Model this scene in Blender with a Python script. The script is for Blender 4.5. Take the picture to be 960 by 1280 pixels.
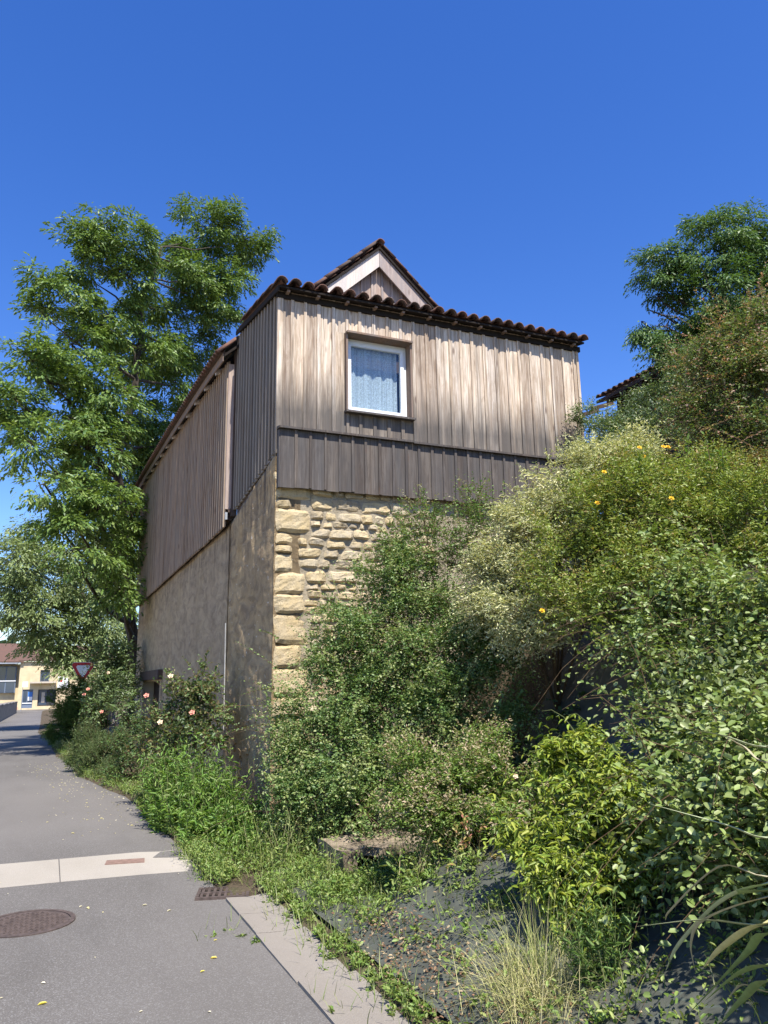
import bpy, math, random
import numpy as np
from mathutils import Vector, Matrix, noise as mnoise

R = random.Random(7)
G = np.random.default_rng(11)
scn = bpy.context.scene
col = scn.collection
for o in list(bpy.data.objects):
    bpy.data.objects.remove(o)

# ------------------------------------------------------------------ camera
CAM = Vector((-2.59, -9.66, 1.6))
YAW, PITCH, ROLL = math.radians(23.252), math.radians(12.430), math.radians(-0.9595)
cam_d = bpy.data.cameras.new('camera')
cam_d.sensor_fit = 'HORIZONTAL'
cam_d.sensor_width = 36.0
cam_d.lens = 36.0
cam_d.clip_start = 0.05
cam_d.clip_end = 3000
cam = bpy.data.objects.new('camera', cam_d)
col.objects.link(cam)
fwd = Vector((math.sin(YAW) * math.cos(PITCH), math.cos(YAW) * math.cos(PITCH), math.sin(PITCH)))
rt = Vector((math.cos(YAW), -math.sin(YAW), 0))
up = rt.cross(fwd)
rt2 = rt * math.cos(ROLL) + up * math.sin(ROLL)
up2 = -rt * math.sin(ROLL) + up * math.cos(ROLL)
cam.matrix_world = Matrix((
    (rt2.x, up2.x, -fwd.x, CAM.x), (rt2.y, up2.y, -fwd.y, CAM.y), (rt2.z, up2.z, -fwd.z, CAM.z), (0, 0, 0, 1)))
scn.camera = cam

# ------------------------------------------------------------------ sky, sun, exposure
SUN_EL, SUN_AZ = math.radians(59.5), math.radians(180.8)      # azimuth clockwise from +Y
to_sun = Vector((math.sin(SUN_AZ) * math.cos(SUN_EL), math.cos(SUN_AZ) * math.cos(SUN_EL), math.sin(SUN_EL)))
w = bpy.data.worlds.new("World")
scn.world = w
w.use_nodes = True
nt = w.node_tree
for n in list(nt.nodes):
    nt.nodes.remove(n)
sky = nt.nodes.new('ShaderNodeTexSky')
sky.sky_type = 'NISHITA'
sky.sun_disc = False
sky.sun_elevation = SUN_EL
sky.sun_rotation = SUN_AZ
sky.altitude = 100
sky.air_density = 1.0
sky.dust_density = 0.3
sky.ozone_density = 3.0
hs = nt.nodes.new('ShaderNodeHueSaturation')
hs.inputs["Hue"].default_value = 0.517
hs.inputs["Saturation"].default_value = 1.31
hs.inputs['Value'].default_value = 1.12
bg = nt.nodes.new('ShaderNodeBackground')
bg.inputs['Strength'].default_value = 0.117
wo = nt.nodes.new('ShaderNodeOutputWorld')
nt.links.new(sky.outputs[0], hs.inputs['Color'])
nt.links.new(hs.outputs[0], bg.inputs['Color'])
nt.links.new(bg.outputs[0], wo.inputs['Surface'])
sd = bpy.data.lights.new('sun', 'SUN')
sd.energy = 5.0
sd.angle = math.radians(0.53)
sd.color = (1.0, 0.955, 0.88)
so = bpy.data.objects.new('sun', sd)
col.objects.link(so)
so.rotation_euler = (-to_sun).to_track_quat('-Z', 'Y').to_euler()
scn.view_settings.view_transform = 'Standard'
scn.view_settings.look = 'None'
scn.view_settings.gamma = 1.0
scn.view_settings.exposure = 0.85
scn.view_settings.use_curve_mapping = False
scn.cycles.max_bounces = 8
scn.cycles.transparent_max_bounces = 12

# ------------------------------------------------------------------ object helpers
WORLD_AT = {}


def tag(o, label=None, cat=None, group=None, kind=None):
    if label: o['label'] = label
    if cat: o['category'] = cat
    if group: o['group'] = group
    if kind: o['kind'] = kind
    return o


def empty(name, at, label=None, cat=None, group=None, parent=None):
    o = bpy.data.objects.new(name, None)
    o.empty_display_size = 0.2
    col.objects.link(o)
    at = Vector(at)
    WORLD_AT[o.name] = at
    if parent:
        o.parent = parent
        o.location = at - WORLD_AT[parent.name]
    else:
        o.location = at
    return tag(o, label, cat, group)


class MB:
    def __init__(self):
        self.v, self.f = [], []

    def add(self, v, f):
        n = len(self.v)
        self.v.extend([tuple(p) for p in v])
        self.f.extend([tuple(i + n for i in q) for q in f])
        return self

    def box(self, x0, x1, y0, y1, z0, z1):
        v = [(x0, y0, z0), (x1, y0, z0), (x1, y1, z0), (x0, y1, z0), (x0, y0, z1), (x1, y0, z1), (x1, y1, z1), (x0, y1, z1)]
        return self.add(v, [(0, 3, 2, 1), (4, 5, 6, 7), (0, 1, 5, 4), (1, 2, 6, 5), (2, 3, 7, 6), (3, 0, 4, 7)])

    def prism(self, poly, a, b, close=True):
        """poly: ring of points; a, b: the two offset vectors of the ends"""
        n = len(poly)
        A = [Vector(p) + Vector(a) for p in poly]
        B = [Vector(p) + Vector(b) for p in poly]
        fs = [(i, (i + 1) % n, n + (i + 1) % n, n + i) for i in range(n)]
        if close:
            fs += [tuple(range(n - 1, -1, -1)), tuple(range(n, 2 * n))]
        return self.add(A + B, fs)

    def beam(self, p, q, wv, hv):
        """bar from p to q, cross-section half vectors wv and hv"""
        p, q, wv, hv = map(Vector, (p, q, wv, hv))
        ring = [-wv - hv, wv - hv, wv + hv, -wv + hv]
        return self.add([p + r for r in ring] + [q + r for r in ring],
                        [(0, 1, 5, 4), (1, 2, 6, 5), (2, 3, 7, 6), (3, 0, 4, 7), (3, 2, 1, 0), (4, 5, 6, 7)])

    def tube(self, pts, rads, n=6, cap=True):
        pts = [Vector(p) for p in pts]
        if not hasattr(rads, '__len__'):
            rads = [rads] * len(pts)
        rings = []
        for i, p in enumerate(pts):
            t = (pts[min(i + 1, len(pts) - 1)] - pts[max(i - 1, 0)])
            t = t.normalized() if t.length > 1e-9 else Vector((0, 0, 1))
            a = t.cross(Vector((0, 0, 1)) if abs(t.z) < 0.9 else Vector((1, 0, 0))).normalized()
            b = t.cross(a)
            rings += [p + (a * math.cos(k * 2 * math.pi / n) + b * math.sin(k * 2 * math.pi / n)) * rads[i] for k in range(n)]
        f = []
        for i in range(len(pts) - 1):
            for k in range(n):
                f.append((i * n + k, i * n + (k + 1) % n, (i + 1) * n + (k + 1) % n, (i + 1) * n + k))
        if cap:
            f.append(tuple(range(n - 1, -1, -1)))
            m = (len(pts) - 1) * n
            f.append(tuple(range(m, m + n)))
        return self.add(rings, f)

    def disc(self, c, r, z0, z1, n=32):
        ring = [(c[0] + r * math.cos(2 * math.pi * k / n), c[1] + r * math.sin(2 * math.pi * k / n), 0) for k in range(n)]
        return self.prism(ring, (0, 0, z0), (0, 0, z1))

    def build(self, name, mat, parent=None, smooth=False, origin=None):
        me = bpy.data.meshes.new(name)
        V = np.array(self.v, dtype=float)
        if origin is None:
            lo, hi = V.min(0), V.max(0)
            origin = Vector(((lo[0] + hi[0]) / 2, (lo[1] + hi[1]) / 2, lo[2]))
        else:
            origin = Vector(origin)
        me.from_pydata((V - np.array(origin)).tolist(), [], self.f)
        me.update()
        if smooth:
            me.polygons.foreach_set('use_smooth', [True] * len(me.polygons))
        return link(name, me, mat, parent, origin)


def link(name, me, mat, parent=None, origin=(0, 0, 0)):
    if mat and not me.materials:
        me.materials.append(mat)
    o = bpy.data.objects.new(name, me)
    col.objects.link(o)
    origin = Vector(origin)
    WORLD_AT[o.name] = origin
    if parent:
        o.parent = parent
        o.location = origin - WORLD_AT[parent.name]
    else:
        o.location = origin
    return o


def board(c0, c1, wdir, tdir, wd, th, ch=0.004):
    """sawn board with eased edges from c0 (foot) to c1 (head): 8-sided section"""
    c0, c1, wdir, tdir = map(Vector, (c0, c1, wdir, tdir))
    a, b = wd / 2, th / 2
    sec = [(-a + ch, -b), (a - ch, -b), (a, -b + ch), (a, b - ch), (a - ch, b), (-a + ch, b), (-a, b - ch), (-a, -b + ch)]
    ring = [wdir * s + tdir * t for s, t in sec]
    return MB().prism(ring, c0, c1)


# ------------------------------------------------------------------ materials
class Mat:
    def __init__(self, name):
        self.m = bpy.data.materials.new(name)
        self.m.use_nodes = True
        self.t = self.m.node_tree
        self.p = self.t.nodes['Principled BSDF']
        self.out = self.t.nodes['Material Output']

    def n(self, kind, **kw):
        nd = self.t.nodes.new('ShaderNode' + kind)
        for k, v in kw.items():
            setattr(nd, k, v)
        return nd

    def l(self, a, b):
        self.t.links.new(a, b)

    def val(self, sock, v):
        if hasattr(v, 'node'):
            self.l(v, sock)
        else:
            sock.default_value = v

    def coords(self, kind='Object'):
        return self.n('TexCoord').outputs[kind]

    def world(self):
        return self.n('NewGeometry').outputs['Position']

    def mapping(self, vec, scale=(1, 1, 1), loc=None):
        mp = self.n('Mapping')
        self.l(vec, mp.inputs['Vector'])
        mp.inputs['Scale'].default_value = scale
        if loc is not None:
            self.val(mp.inputs['Location'], loc)
        return mp.outputs[0]

    def noise(self, vec, scale, detail=4, rough=0.55, dist=0.0):
        nd = self.n('TexNoise')
        self.l(vec, nd.inputs['Vector'])
        nd.inputs['Scale'].default_value = scale
        nd.inputs['Detail'].default_value = detail
        nd.inputs['Roughness'].default_value = rough
        nd.inputs['Distortion'].default_value = dist
        return nd.outputs['Fac']

    def voro(self, vec, scale, feature='F1', out='Distance', rnd=1.0):
        nd = self.n('TexVoronoi', feature=feature)
        self.l(vec, nd.inputs['Vector'])
        nd.inputs['Scale'].default_value = scale
        nd.inputs['Randomness'].default_value = rnd
        return nd.outputs[out]

    def ramp(self, fac, stops, interp='LINEAR'):
        nd = self.n('ValToRGB')
        nd.color_ramp.interpolation = interp
        el = nd.color_ramp.elements
        while len(el) < len(stops):
            el.new(0.5)
        for e, (p, c) in zip(el, stops):
            e.position = p
            e.color = (c, c, c, 1) if not hasattr(c, '__len__') else (*c, 1)
        self.l(fac, nd.inputs['Fac'])
        return nd.outputs['Color']

    def mix(self, fac, a, b, mode='MIX'):
        nd = self.n('MixRGB', blend_type=mode)
        self.val(nd.inputs['Fac'], fac)
        for s, v in ((nd.inputs['Color1'], a), (nd.inputs['Color2'], b)):
            if hasattr(v, 'node'):
                self.l(v, s)
            else:
                s.default_value = (*v, 1)
        return nd.outputs[0]

    def math(self, op, a, b=0.0, clamp=False):
        nd = self.n('Math', operation=op, use_clamp=clamp)
        self.val(nd.inputs[0], a)
        self.val(nd.inputs[1], b)
        return nd.outputs[0]

    def rnd(self):
        return self.n('ObjectInfo').outputs['Random']

    def sep(self, vec):
        nd = self.n('SeparateXYZ')
        self.l(vec, nd.inputs[0])
        return nd.outputs

    def bump(self, h, strength=0.4, dist=0.01):
        nd = self.n('Bump')
        self.l(h, nd.inputs['Height'])
        nd.inputs['Strength'].default_value = strength
        nd.inputs['Distance'].default_value = dist
        self.l(nd.outputs[0], self.p.inputs['Normal'])

    def base(self, c, rough=0.8, spec=0.3, metal=0.0):
        if hasattr(c, 'node'):
            self.l(c, self.p.inputs['Base Color'])
        else:
            self.p.inputs['Base Color'].default_value = (*c, 1)
        self.val(self.p.inputs['Roughness'], rough)
        self.p.inputs['Specular IOR Level'].default_value = spec
        self.p.inputs['Metallic'].default_value = metal
        return self


def wood_mat(name, light, dark, grey, grey_from=None, grey_top=None):
    """weathered softwood; grain runs along z. grey_from: height band (world z) below which rain has greyed the wood"""
    m = Mat(name)
    co = m.coords()
    r = m.rnd()
    off = m.n('CombineXYZ')
    m.l(m.math('MULTIPLY', r, 57.0), off.inputs[0])
    m.l(m.math('MULTIPLY', r, 91.0), off.inputs[2])
    add = m.n('VectorMath', operation='ADD')
    m.l(co, add.inputs[0])
    m.l(off.outputs[0], add.inputs[1])
    v = add.outputs[0]
    # rings bent round knots
    kn = m.voro(m.mapping(v, (5, 5, 1.5)), 1.0)
    knot = m.ramp(kn, [(0.05, 1.0), (0.13, 0.0)])
    g1 = m.noise(m.mapping(v, (38, 38, 1.1)), 1.0, 5, 0.6, 1.2)
    g2 = m.noise(m.mapping(v, (160, 160, 3.0)), 1.0, 3, 0.6)
    c = m.ramp(g1, [(0.3, dark), (0.47, tuple(.6 * x + .4 * y for x, y in zip(light, dark))), (0.55, light), (0.72, tuple(x * 1.2 for x in light))])
    blot = m.noise(m.mapping(v, (9, 9, 2.2)), 1.0, 4, 0.65, 0.8)
    c = m.mix(m.ramp(blot, [(0.48, 0.0), (0.7, 0.7)]), c, dark)
    run = m.noise(m.mapping(v, (26, 26, .5)), 1.0, 3, 0.6)
    c = m.mix(m.ramp(run, [(0.54, 0.0), (0.7, 0.55)]), c, tuple(x * .8 for x in grey))
    c = m.mix(m.math('MULTIPLY', m.ramp(g2, [(0.35, 1.0), (0.6, 0.0)]), 0.45), c, tuple(x * 0.55 for x in dark))
    c = m.mix(m.math('MULTIPLY', knot, 0.75), c, (0.13, 0.075, 0.05))
    # tone of each board
    tone = m.ramp(r, [(0.0, (0.62, 0.57, 0.55)), (0.35, (1.0, 0.95, 0.9)), (0.7, (0.9, 0.9, 0.93)), (1.0, (1.15, 1.08, 1.0))])
    c = m.mix(1.0, c, tone, 'MULTIPLY')
    big = m.noise(m.mapping(v, (6, 6, 0.9)), 1.0, 4, 0.6)
    if grey_from is None:
        f = m.ramp(big, [(0.35, 0.0), (0.7, 0.85)])
    else:
        z = m.sep(m.world())[2]
        k = m.n('MapRange')
        m.l(z, k.inputs[0])
        k.inputs[1].default_value = grey_top
        k.inputs[2].default_value = grey_from
        f = m.math('ADD', m.math('SUBTRACT', 0.95, k.outputs[0]), m.math('MULTIPLY', m.math('SUBTRACT', big, 0.5), 1.5), True)
        f = m.math('MULTIPLY', f, 0.9)
    c = m.mix(f, c, m.mix(m.math('MULTIPLY', g2, 0.8), tuple(x * 1.2 for x in grey), tuple(x * 0.5 for x in grey)))
    m.base(c, 0.85, 0.2)
    m.bump(m.math('ADD', g1, m.math('MULTIPLY', g2, 0.6)), 0.35, 0.006)
    return m.m


M = {}
M['wood_front'] = wood_mat('weathered larch', (0.75, 0.655, 0.53), (0.38, 0.28, 0.19), (0.085, 0.078, 0.072), 5.95, 5.25)
M['wood_skirt'] = wood_mat('silvered larch', (0.17, 0.15, 0.132), (0.075, 0.058, 0.047), (0.078, 0.074, 0.073))
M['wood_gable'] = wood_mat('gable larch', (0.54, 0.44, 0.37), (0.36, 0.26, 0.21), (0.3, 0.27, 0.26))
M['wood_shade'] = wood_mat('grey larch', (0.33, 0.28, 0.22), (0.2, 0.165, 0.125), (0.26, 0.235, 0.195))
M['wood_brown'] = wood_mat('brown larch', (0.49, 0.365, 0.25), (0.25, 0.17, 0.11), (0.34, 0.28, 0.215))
M['wood_barge'] = wood_mat('pale barge board', (0.74, 0.68, 0.61), (0.6, 0.52, 0.46), (0.55, 0.51, 0.48))
M['wood_casing'] = wood_mat('casing board', (0.33, 0.235, 0.17), (0.2, 0.13, 0.09), (0.2, 0.17, 0.15))
M['wood_dark'] = wood_mat('dark oak', (0.12, 0.075, 0.05), (0.06, 0.04, 0.03), (0.1, 0.08, 0.07))


def stone_mat(name, a, b, c3, spots=0.5):
    m = Mat(name)
    co = m.coords()
    r = m.rnd()
    wv = m.world()
    n1 = m.noise(wv, 6.0, 5, 0.65)
    n2 = m.noise(wv, 42.0, 4, 0.7)
    c = m.mix(r, a, b)
    c = m.mix(m.ramp(n1, [(0.38, 0.0), (0.72, 0.8)]), c, c3)
    c = m.mix(m.ramp(n2, [(0.28, 0.75), (0.45, 0.0)]), c, tuple(x * 0.35 for x in c3))
    pits = m.ramp(m.voro(wv, 55.0), [(0.1, 1.0), (0.28, 0.0)])
    c = m.mix(m.math('MULTIPLY', pits, spots * 0.6), c, (0.1, 0.075, 0.045))
    m.base(c, 0.93, 0.15)
    h = m.math('ADD', m.math('MULTIPLY', n2, 0.8), m.math('SUBTRACT', n1, m.math('MULTIPLY', pits, 0.6)))
    m.bump(h, 0.7, 0.02)
    return m.m


M['stone'] = stone_mat('honey limestone', (0.52, 0.425, 0.27), (0.43, 0.345, 0.215), (0.48, 0.355, 0.17))
M['rubble'] = stone_mat('rubble limestone', (0.53, 0.45, 0.315), (0.27, 0.23, 0.175), (0.45, 0.345, 0.185))
M['mortar'] = stone_mat('lime mortar', (0.38, 0.32, 0.225), (0.38, 0.32, 0.225), (0.2, 0.16, 0.105))


def render_mat(name, a, b, dark, white, orange=None, blot=.85):
    m = Mat(name)
    wv = m.world()
    n1 = m.noise(wv, 1.1, 5, 0.6)
    st = m.noise(m.mapping(wv, (4, 2.4, 5.5)), 1.0, 5, 0.66, 0.8)
    fine = m.noise(wv, 60.0, 4, 0.7)
    c = m.mix(m.ramp(n1, [(0.35, 0.0), (0.65, 1.0)]), a, b)
    c = m.mix(m.ramp(st, [(0.42, 0.0), (0.62, blot)]), c, dark)
    lit_specks = m.ramp(m.noise(m.mapping(wv, (14, 7, 15)), 1.0, 3, 0.6), [(0.66, 0.0), (0.72, 1.0)])
    c = m.mix(m.math('MULTIPLY', lit_specks, white), c, (0.62, 0.58, 0.5))  # pale specks; on the old wall they paint sun grazing its bumps
    if orange:
        c = m.mix(m.ramp(m.noise(wv, 0.8, 3, 0.5), [(0.55, 0.0), (0.75, 0.6)]), c, orange)
    # dark streaks that run down from the timber
    rs = m.noise(m.mapping(wv, (7, 7, 0.5)), 1.0, 3, 0.6)
    zz = m.n('MapRange')
    m.l(m.sep(wv)[2], zz.inputs[0])
    zz.inputs[1].default_value = 3.2
    zz.inputs[2].default_value = 4.4
    c = m.mix(m.math('MULTIPLY', m.ramp(rs, [(0.45, 0.0), (0.65, 0.8)]), zz.outputs[0]), c, (0.07, 0.06, 0.055))
    m.base(c, 0.95, 0.1)
    m.bump(m.math('ADD', m.math('MULTIPLY', st, 1.3), m.math('MULTIPLY', fine, 0.5)), 0.8, 0.03)
    return m.m


M['plaster'] = render_mat('old lime render', (0.47, 0.36, 0.225), (0.40, 0.305, 0.195), (0.2, 0.15, 0.1), 0.25, (0.4, 0.3, 0.17), .6)
M['old_wall'] = render_mat('weathered stone wall', (0.46, 0.34, 0.19), (0.36, 0.265, 0.155), (0.17, 0.125, 0.08), 0.9, (0.5, 0.32, 0.13), .62)


def tile_mat():
    m = Mat('old canal tile')
    wv = m.world()
    r = m.rnd()
    c = m.mix(r, (0.18, 0.085, 0.058), (0.09, 0.06, 0.048))
    c = m.mix(m.ramp(m.noise(wv, 9, 5, 0.7), [(0.4, 0.0), (0.68, 0.9)]), c, (0.075, 0.062, 0.055))
    c = m.mix(m.ramp(m.noise(wv, 30, 3, 0.6), [(0.6, 0.0), (0.72, 0.6)]), c, (0.27, 0.22, 0.17))
    m.base(c, 0.9, 0.2)
    m.bump(m.noise(wv, 60, 4, 0.7), 0.5, 0.006)
    return m.m


M['tile'] = tile_mat()


def asphalt_mat(name, a, b, spec_col, k=1.0):
    m = Mat(name)
    wv = m.world()
    n1 = m.noise(wv, 0.55, 5, 0.6)
    c = m.mix(m.ramp(n1, [(0.35, 0.0), (0.68, 1.0)]), a, b)
    n2 = m.noise(wv, 130.0, 3, 0.7)
    ch = m.voro(wv, 170.0, out='Color')
    chv = m.sep(ch)[0]
    c = m.mix(m.ramp(chv, [(0.72, 0.0), (0.97, 0.55 * k)]), c, spec_col)
    c = m.mix(m.ramp(n2, [(0.3, 0.55), (0.52, 0.0)]), c, tuple(x * 0.4 for x in a))
    # oil and damp staining
    st = m.noise(m.mapping(wv, (1.0, 0.25, 1)), 1.4, 4, 0.6)
    c = m.mix(m.ramp(st, [(0.5, 0.0), (0.72, 0.4)]), c, tuple(x * 0.6 for x in a))
    pt = m.noise(m.mapping(wv, (.35, .12, 1)), 1.0, 2, 0.5)
    c = m.mix(m.ramp(pt, [(0.45, 0.0), (0.62, 0.45)]), c, tuple(x * 1.35 for x in b))
    m.base(c, 0.88, 0.25)
    m.bump(m.math('ADD', n2, m.voro(wv, 150.0)), 0.55, 0.004)
    return m.m


M['asphalt'] = asphalt_mat('worn asphalt', (0.117, 0.106, 0.093), (0.14, 0.128, 0.114), (0.3, 0.29, 0.27))
M['concrete'] = asphalt_mat('old concrete', (0.33, 0.295, 0.24), (0.38, 0.34, 0.285), (0.46, 0.42, 0.36), 0.6)
M['slab'] = asphalt_mat('pale kerb concrete', (0.2, 0.175, 0.145), (0.235, 0.208, 0.175), (0.3, 0.275, 0.24), 0.7)


def simple(name, c, rough=0.6, spec=0.3, metal=0.0, var=0.25, scale=14.0, bump=0.15, dark=None):
    m = Mat(name)
    wv = m.world()
    n = m.noise(wv, scale, 4, 0.6)
    cc = m.mix(m.ramp(n, [(0.35, 0.0), (0.7, 1.0)]), c, dark or tuple(x * (1 - var) for x in c))
    m.base(cc, rough, spec, metal)
    if bump:
        m.bump(m.noise(wv, scale * 4, 3, 0.6), bump, 0.004)
    return m.m


M['rust'] = simple('rusty iron', (0.13, 0.097, 0.082), 0.75, 0.3, 0.3, 0.5, 25)
M['rust_light'] = simple('rusted plate', (0.24, 0.155, 0.12), 0.8, 0.2, 0.0, 0.35, 18)
M['near_black'] = simple('tarred roof timber', (0.03, 0.024, 0.02), 0.9, 0.1)  # very dark even colour for the roof boards and soffit
M['pit'] = simple('drain pit', (0.02, 0.018, 0.016), 0.9, 0.1)
M['pvc'] = simple('white window plastic', (0.80, 0.81, 0.82), 0.35, 0.4, 0, 0.05, 5, 0.0)
M['zinc'] = simple('zinc flashing', (0.42, 0.44, 0.46), 0.5, 0.4, 0.5, 0.2, 4, 0.05)
M['pipe'] = simple('grey conduit', (0.42, 0.41, 0.38), 0.5, 0.3, 0, 0.2)
M['room'] = simple('room interior', (0.10, 0.09, 0.08), 0.9, 0.1)
M['white_paint'] = simple('white paint', (0.8, 0.8, 0.78), 0.5, 0.3, 0, 0.08)
M['red_paint'] = simple('red sign paint', (0.5, 0.025, 0.03), 0.4, 0.4, 0, 0.1, 5, 0)
M['steel'] = simple('galvanised steel', (0.42, 0.43, 0.43), 0.45, 0.4, 0.7, 0.15)
M['far_wall'] = simple('ochre house render', (0.68, 0.55, 0.34), 0.9, 0.1, 0, 0.22, 1.6, 0.2)
M['far_trim'] = simple('pale stone trim', (0.55, 0.47, 0.36), 0.9, 0.1, 0, 0.15, 2)
M['blue_frame'] = simple('grey blue frame', (0.16, 0.2, 0.27), 0.5, 0.3, 0, 0.2)
M['blue_panel'] = simple('blue poster', (0.07, 0.2, 0.5), 0.5, 0.3, 0, 0.1, 4, 0)
M['dark_paint'] = simple('dark door paint', (0.05, 0.05, 0.055), 0.5, 0.3, 0, 0.2)
M['bounce_sheet'] = simple('pale gravel', (0.46, 0.4, 0.31), 0.95, 0.1, 0, 0.25, 2, 0.6)
M['garden_wall'] = simple('old garden wall', (0.32, 0.27, 0.21), 0.95, 0.1, 0, 0.45, 3, 0.5)
M['trough'] = simple('stained concrete', (0.30, 0.24, 0.17), 0.95, 0.1, 0, 0.8, 9, 0.8)
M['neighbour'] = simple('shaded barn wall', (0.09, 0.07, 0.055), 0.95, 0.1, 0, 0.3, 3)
M['yellow_petal'] = simple('yellow petals', (0.8, 0.48, 0.03), 0.6, 0.2, 0, 0.15, 60, 0)
M['rose_petal'] = simple('salmon petals', (0.75, 0.33, 0.24), 0.6, 0.2, 0, 0.2, 60, 0)
M['cream_petal'] = simple('cream petals', (0.8, 0.62, 0.42), 0.6, 0.2, 0, 0.15, 60, 0)


def soil_mat():
    m = Mat('soil')
    wv = m.world()
    n = m.noise(wv, 5, 6, 0.7)
    n2 = m.noise(wv, 40, 4, 0.7)
    c = m.ramp(n, [(0.3, (0.05, 0.038, 0.026)), (0.55, (0.11, 0.085, 0.055)), (0.75, (0.07, 0.08, 0.03))])
    c = m.mix(m.ramp(n2, [(0.5, 0.0), (0.75, 0.6)]), c, (0.2, 0.15, 0.1))
    m.base(c, 0.95, 0.1)
    m.bump(m.math('ADD', n, n2), 0.8, 0.04)
    return m.m


M['soil'] = soil_mat()


def mat_fabric():
    m = Mat('woven weed fabric')
    wv = m.world()
    n = m.noise(wv, 3.5, 5, 0.65)
    c = m.ramp(n, [(0.32, (0.05, 0.053, 0.041)), (0.6, (0.088, 0.092, 0.072)), (0.78, (0.15, 0.14, 0.105))])
    sx = m.sep(wv)
    for k, ax in ((0, 0), (1, 1)):
        fr = m.math('FRACT', m.math('MULTIPLY', m.math('ADD', sx[ax], m.math('MULTIPLY', sx[1 - ax], 0.12)), 4.2))
        ln = m.math('LESS_THAN', fr, 0.035)
        c = m.mix(m.math('MULTIPLY', ln, 0.45), c, (0.1, 0.125, 0.105))
    wv2 = m.n('TexWave')
    m.l(wv, wv2.inputs['Vector'])
    wv2.inputs['Scale'].default_value = 70
    wv2.inputs['Distortion'].default_value = 0.5
    m.base(c, 0.75, 0.3)
    m.bump(m.math('ADD', m.math('MULTIPLY', wv2.outputs['Fac'], 0.4), n), 0.35, 0.02)
    return m.m


M['fabric'] = mat_fabric()


def glass_mat():
    m = Mat('window glass')
    gl = m.n('BsdfGlossy')
    gl.inputs['Roughness'].default_value = 0.02
    gl.inputs['Color'].default_value = (0.9, 0.95, 1, 1)
    tr = m.n('BsdfTransparent')
    tr.inputs['Color'].default_value = (0.9, 0.95, 0.97, 1)
    fr = m.n('LayerWeight')
    fr.inputs['Blend'].default_value = 0.5
    mx = m.n('MixShader')
    m.l(m.math('ADD', m.math('MULTIPLY', m.math('POWER', fr.outputs['Facing'], 3.0), 0.5), 0.035), mx.inputs[0])
    m.l(tr.outputs[0], mx.inputs[1])
    m.l(gl.outputs[0], mx.inputs[2])
    m.l(mx.outputs[0], m.out.inputs['Surface'])
    return m.m


M['glass'] = glass_mat()


def dark_glass():
    m = Mat('far window glass')
    m.base((0.05, 0.07, 0.1), 0.08, 0.6)
    return m.m


M['far_glass'] = dark_glass()


def lace_mat():
    m = Mat('lace curtain')
    co = m.coords()
    d = m.voro(m.mapping(co, (15, 15, 15)), 1.0, rnd=0.25)
    ring = m.ramp(d, [(0.24, 0.0), (0.33, 1.0), (0.42, 0.2)])
    fine = m.voro(m.mapping(co, (55, 55, 55)), 1.0, rnd=0.4)
    hole = m.ramp(fine, [(0.35, 1.0), (0.55, 0.6)])
    a = m.math('MAXIMUM', ring, hole, True)
    df = m.n('BsdfDiffuse')
    df.inputs['Color'].default_value = (0.8, 0.83, 0.85, 1)
    tl = m.n('BsdfTranslucent')
    tl.inputs['Color'].default_value = (0.6, 0.66, 0.7, 1)
    mx = m.n('MixShader')
    mx.inputs[0].default_value = 0.3
    m.l(df.outputs[0], mx.inputs[1])
    m.l(tl.outputs[0], mx.inputs[2])
    tr = m.n('BsdfTransparent')
    m2 = m.n('MixShader')
    m.l(a, m2.inputs[0])
    m.l(tr.outputs[0], m2.inputs[1])
    m.l(mx.outputs[0], m2.inputs[2])
    m.l(m2.outputs[0], m.out.inputs['Surface'])
    return m.m


M['lace'] = lace_mat()


def leaf_mat(name, gloss=0.35, trans=0.22, rough=0.45):
    m = Mat(name)
    at = m.n('Attribute', attribute_name='col')
    c = at.outputs['Color']
    m.base(c, rough, gloss)
    tl = m.n('BsdfTranslucent')
    m.l(m.mix(1.0, c, (1.7, 1.7, 0.8), 'MULTIPLY'), tl.inputs['Color'])
    mx = m.n('MixShader')
    mx.inputs[0].default_value = trans
    m.l(m.p.outputs[0], mx.inputs[1])
    m.l(tl.outputs[0], mx.inputs[2])
    m.l(mx.outputs[0], m.out.inputs['Surface'])
    return m.m


M['leaf'] = leaf_mat('leaf')
M['leaf_gloss'] = leaf_mat('glossy leaf', 0.32, 0.2, 0.42)
M['leaf_matt'] = leaf_mat('matt leaf', 0.15, 0.2, 0.7)


def bark_mat(name, a, b):
    m = Mat(name)
    co = m.world()
    n = m.noise(m.mapping(co, (14, 14, 3)), 1.0, 5, 0.65)
    m.base(m.ramp(n, [(0.35, a), (0.65, b)]), 0.9, 0.15)
    m.bump(n, 0.8, 0.03)
    return m.m


M['bark'] = bark_mat('dark bark', (0.035, 0.028, 0.022), (0.11, 0.09, 0.07))
M['bark_pale'] = bark_mat('pale bark', (0.1, 0.085, 0.065), (0.22, 0.19, 0.15))
M['stem'] = bark_mat('brown twig', (0.08, 0.05, 0.03), (0.16, 0.11, 0.06))
M['stem_green'] = bark_mat('green stem', (0.09, 0.12, 0.04), (0.16, 0.17, 0.07))

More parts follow.
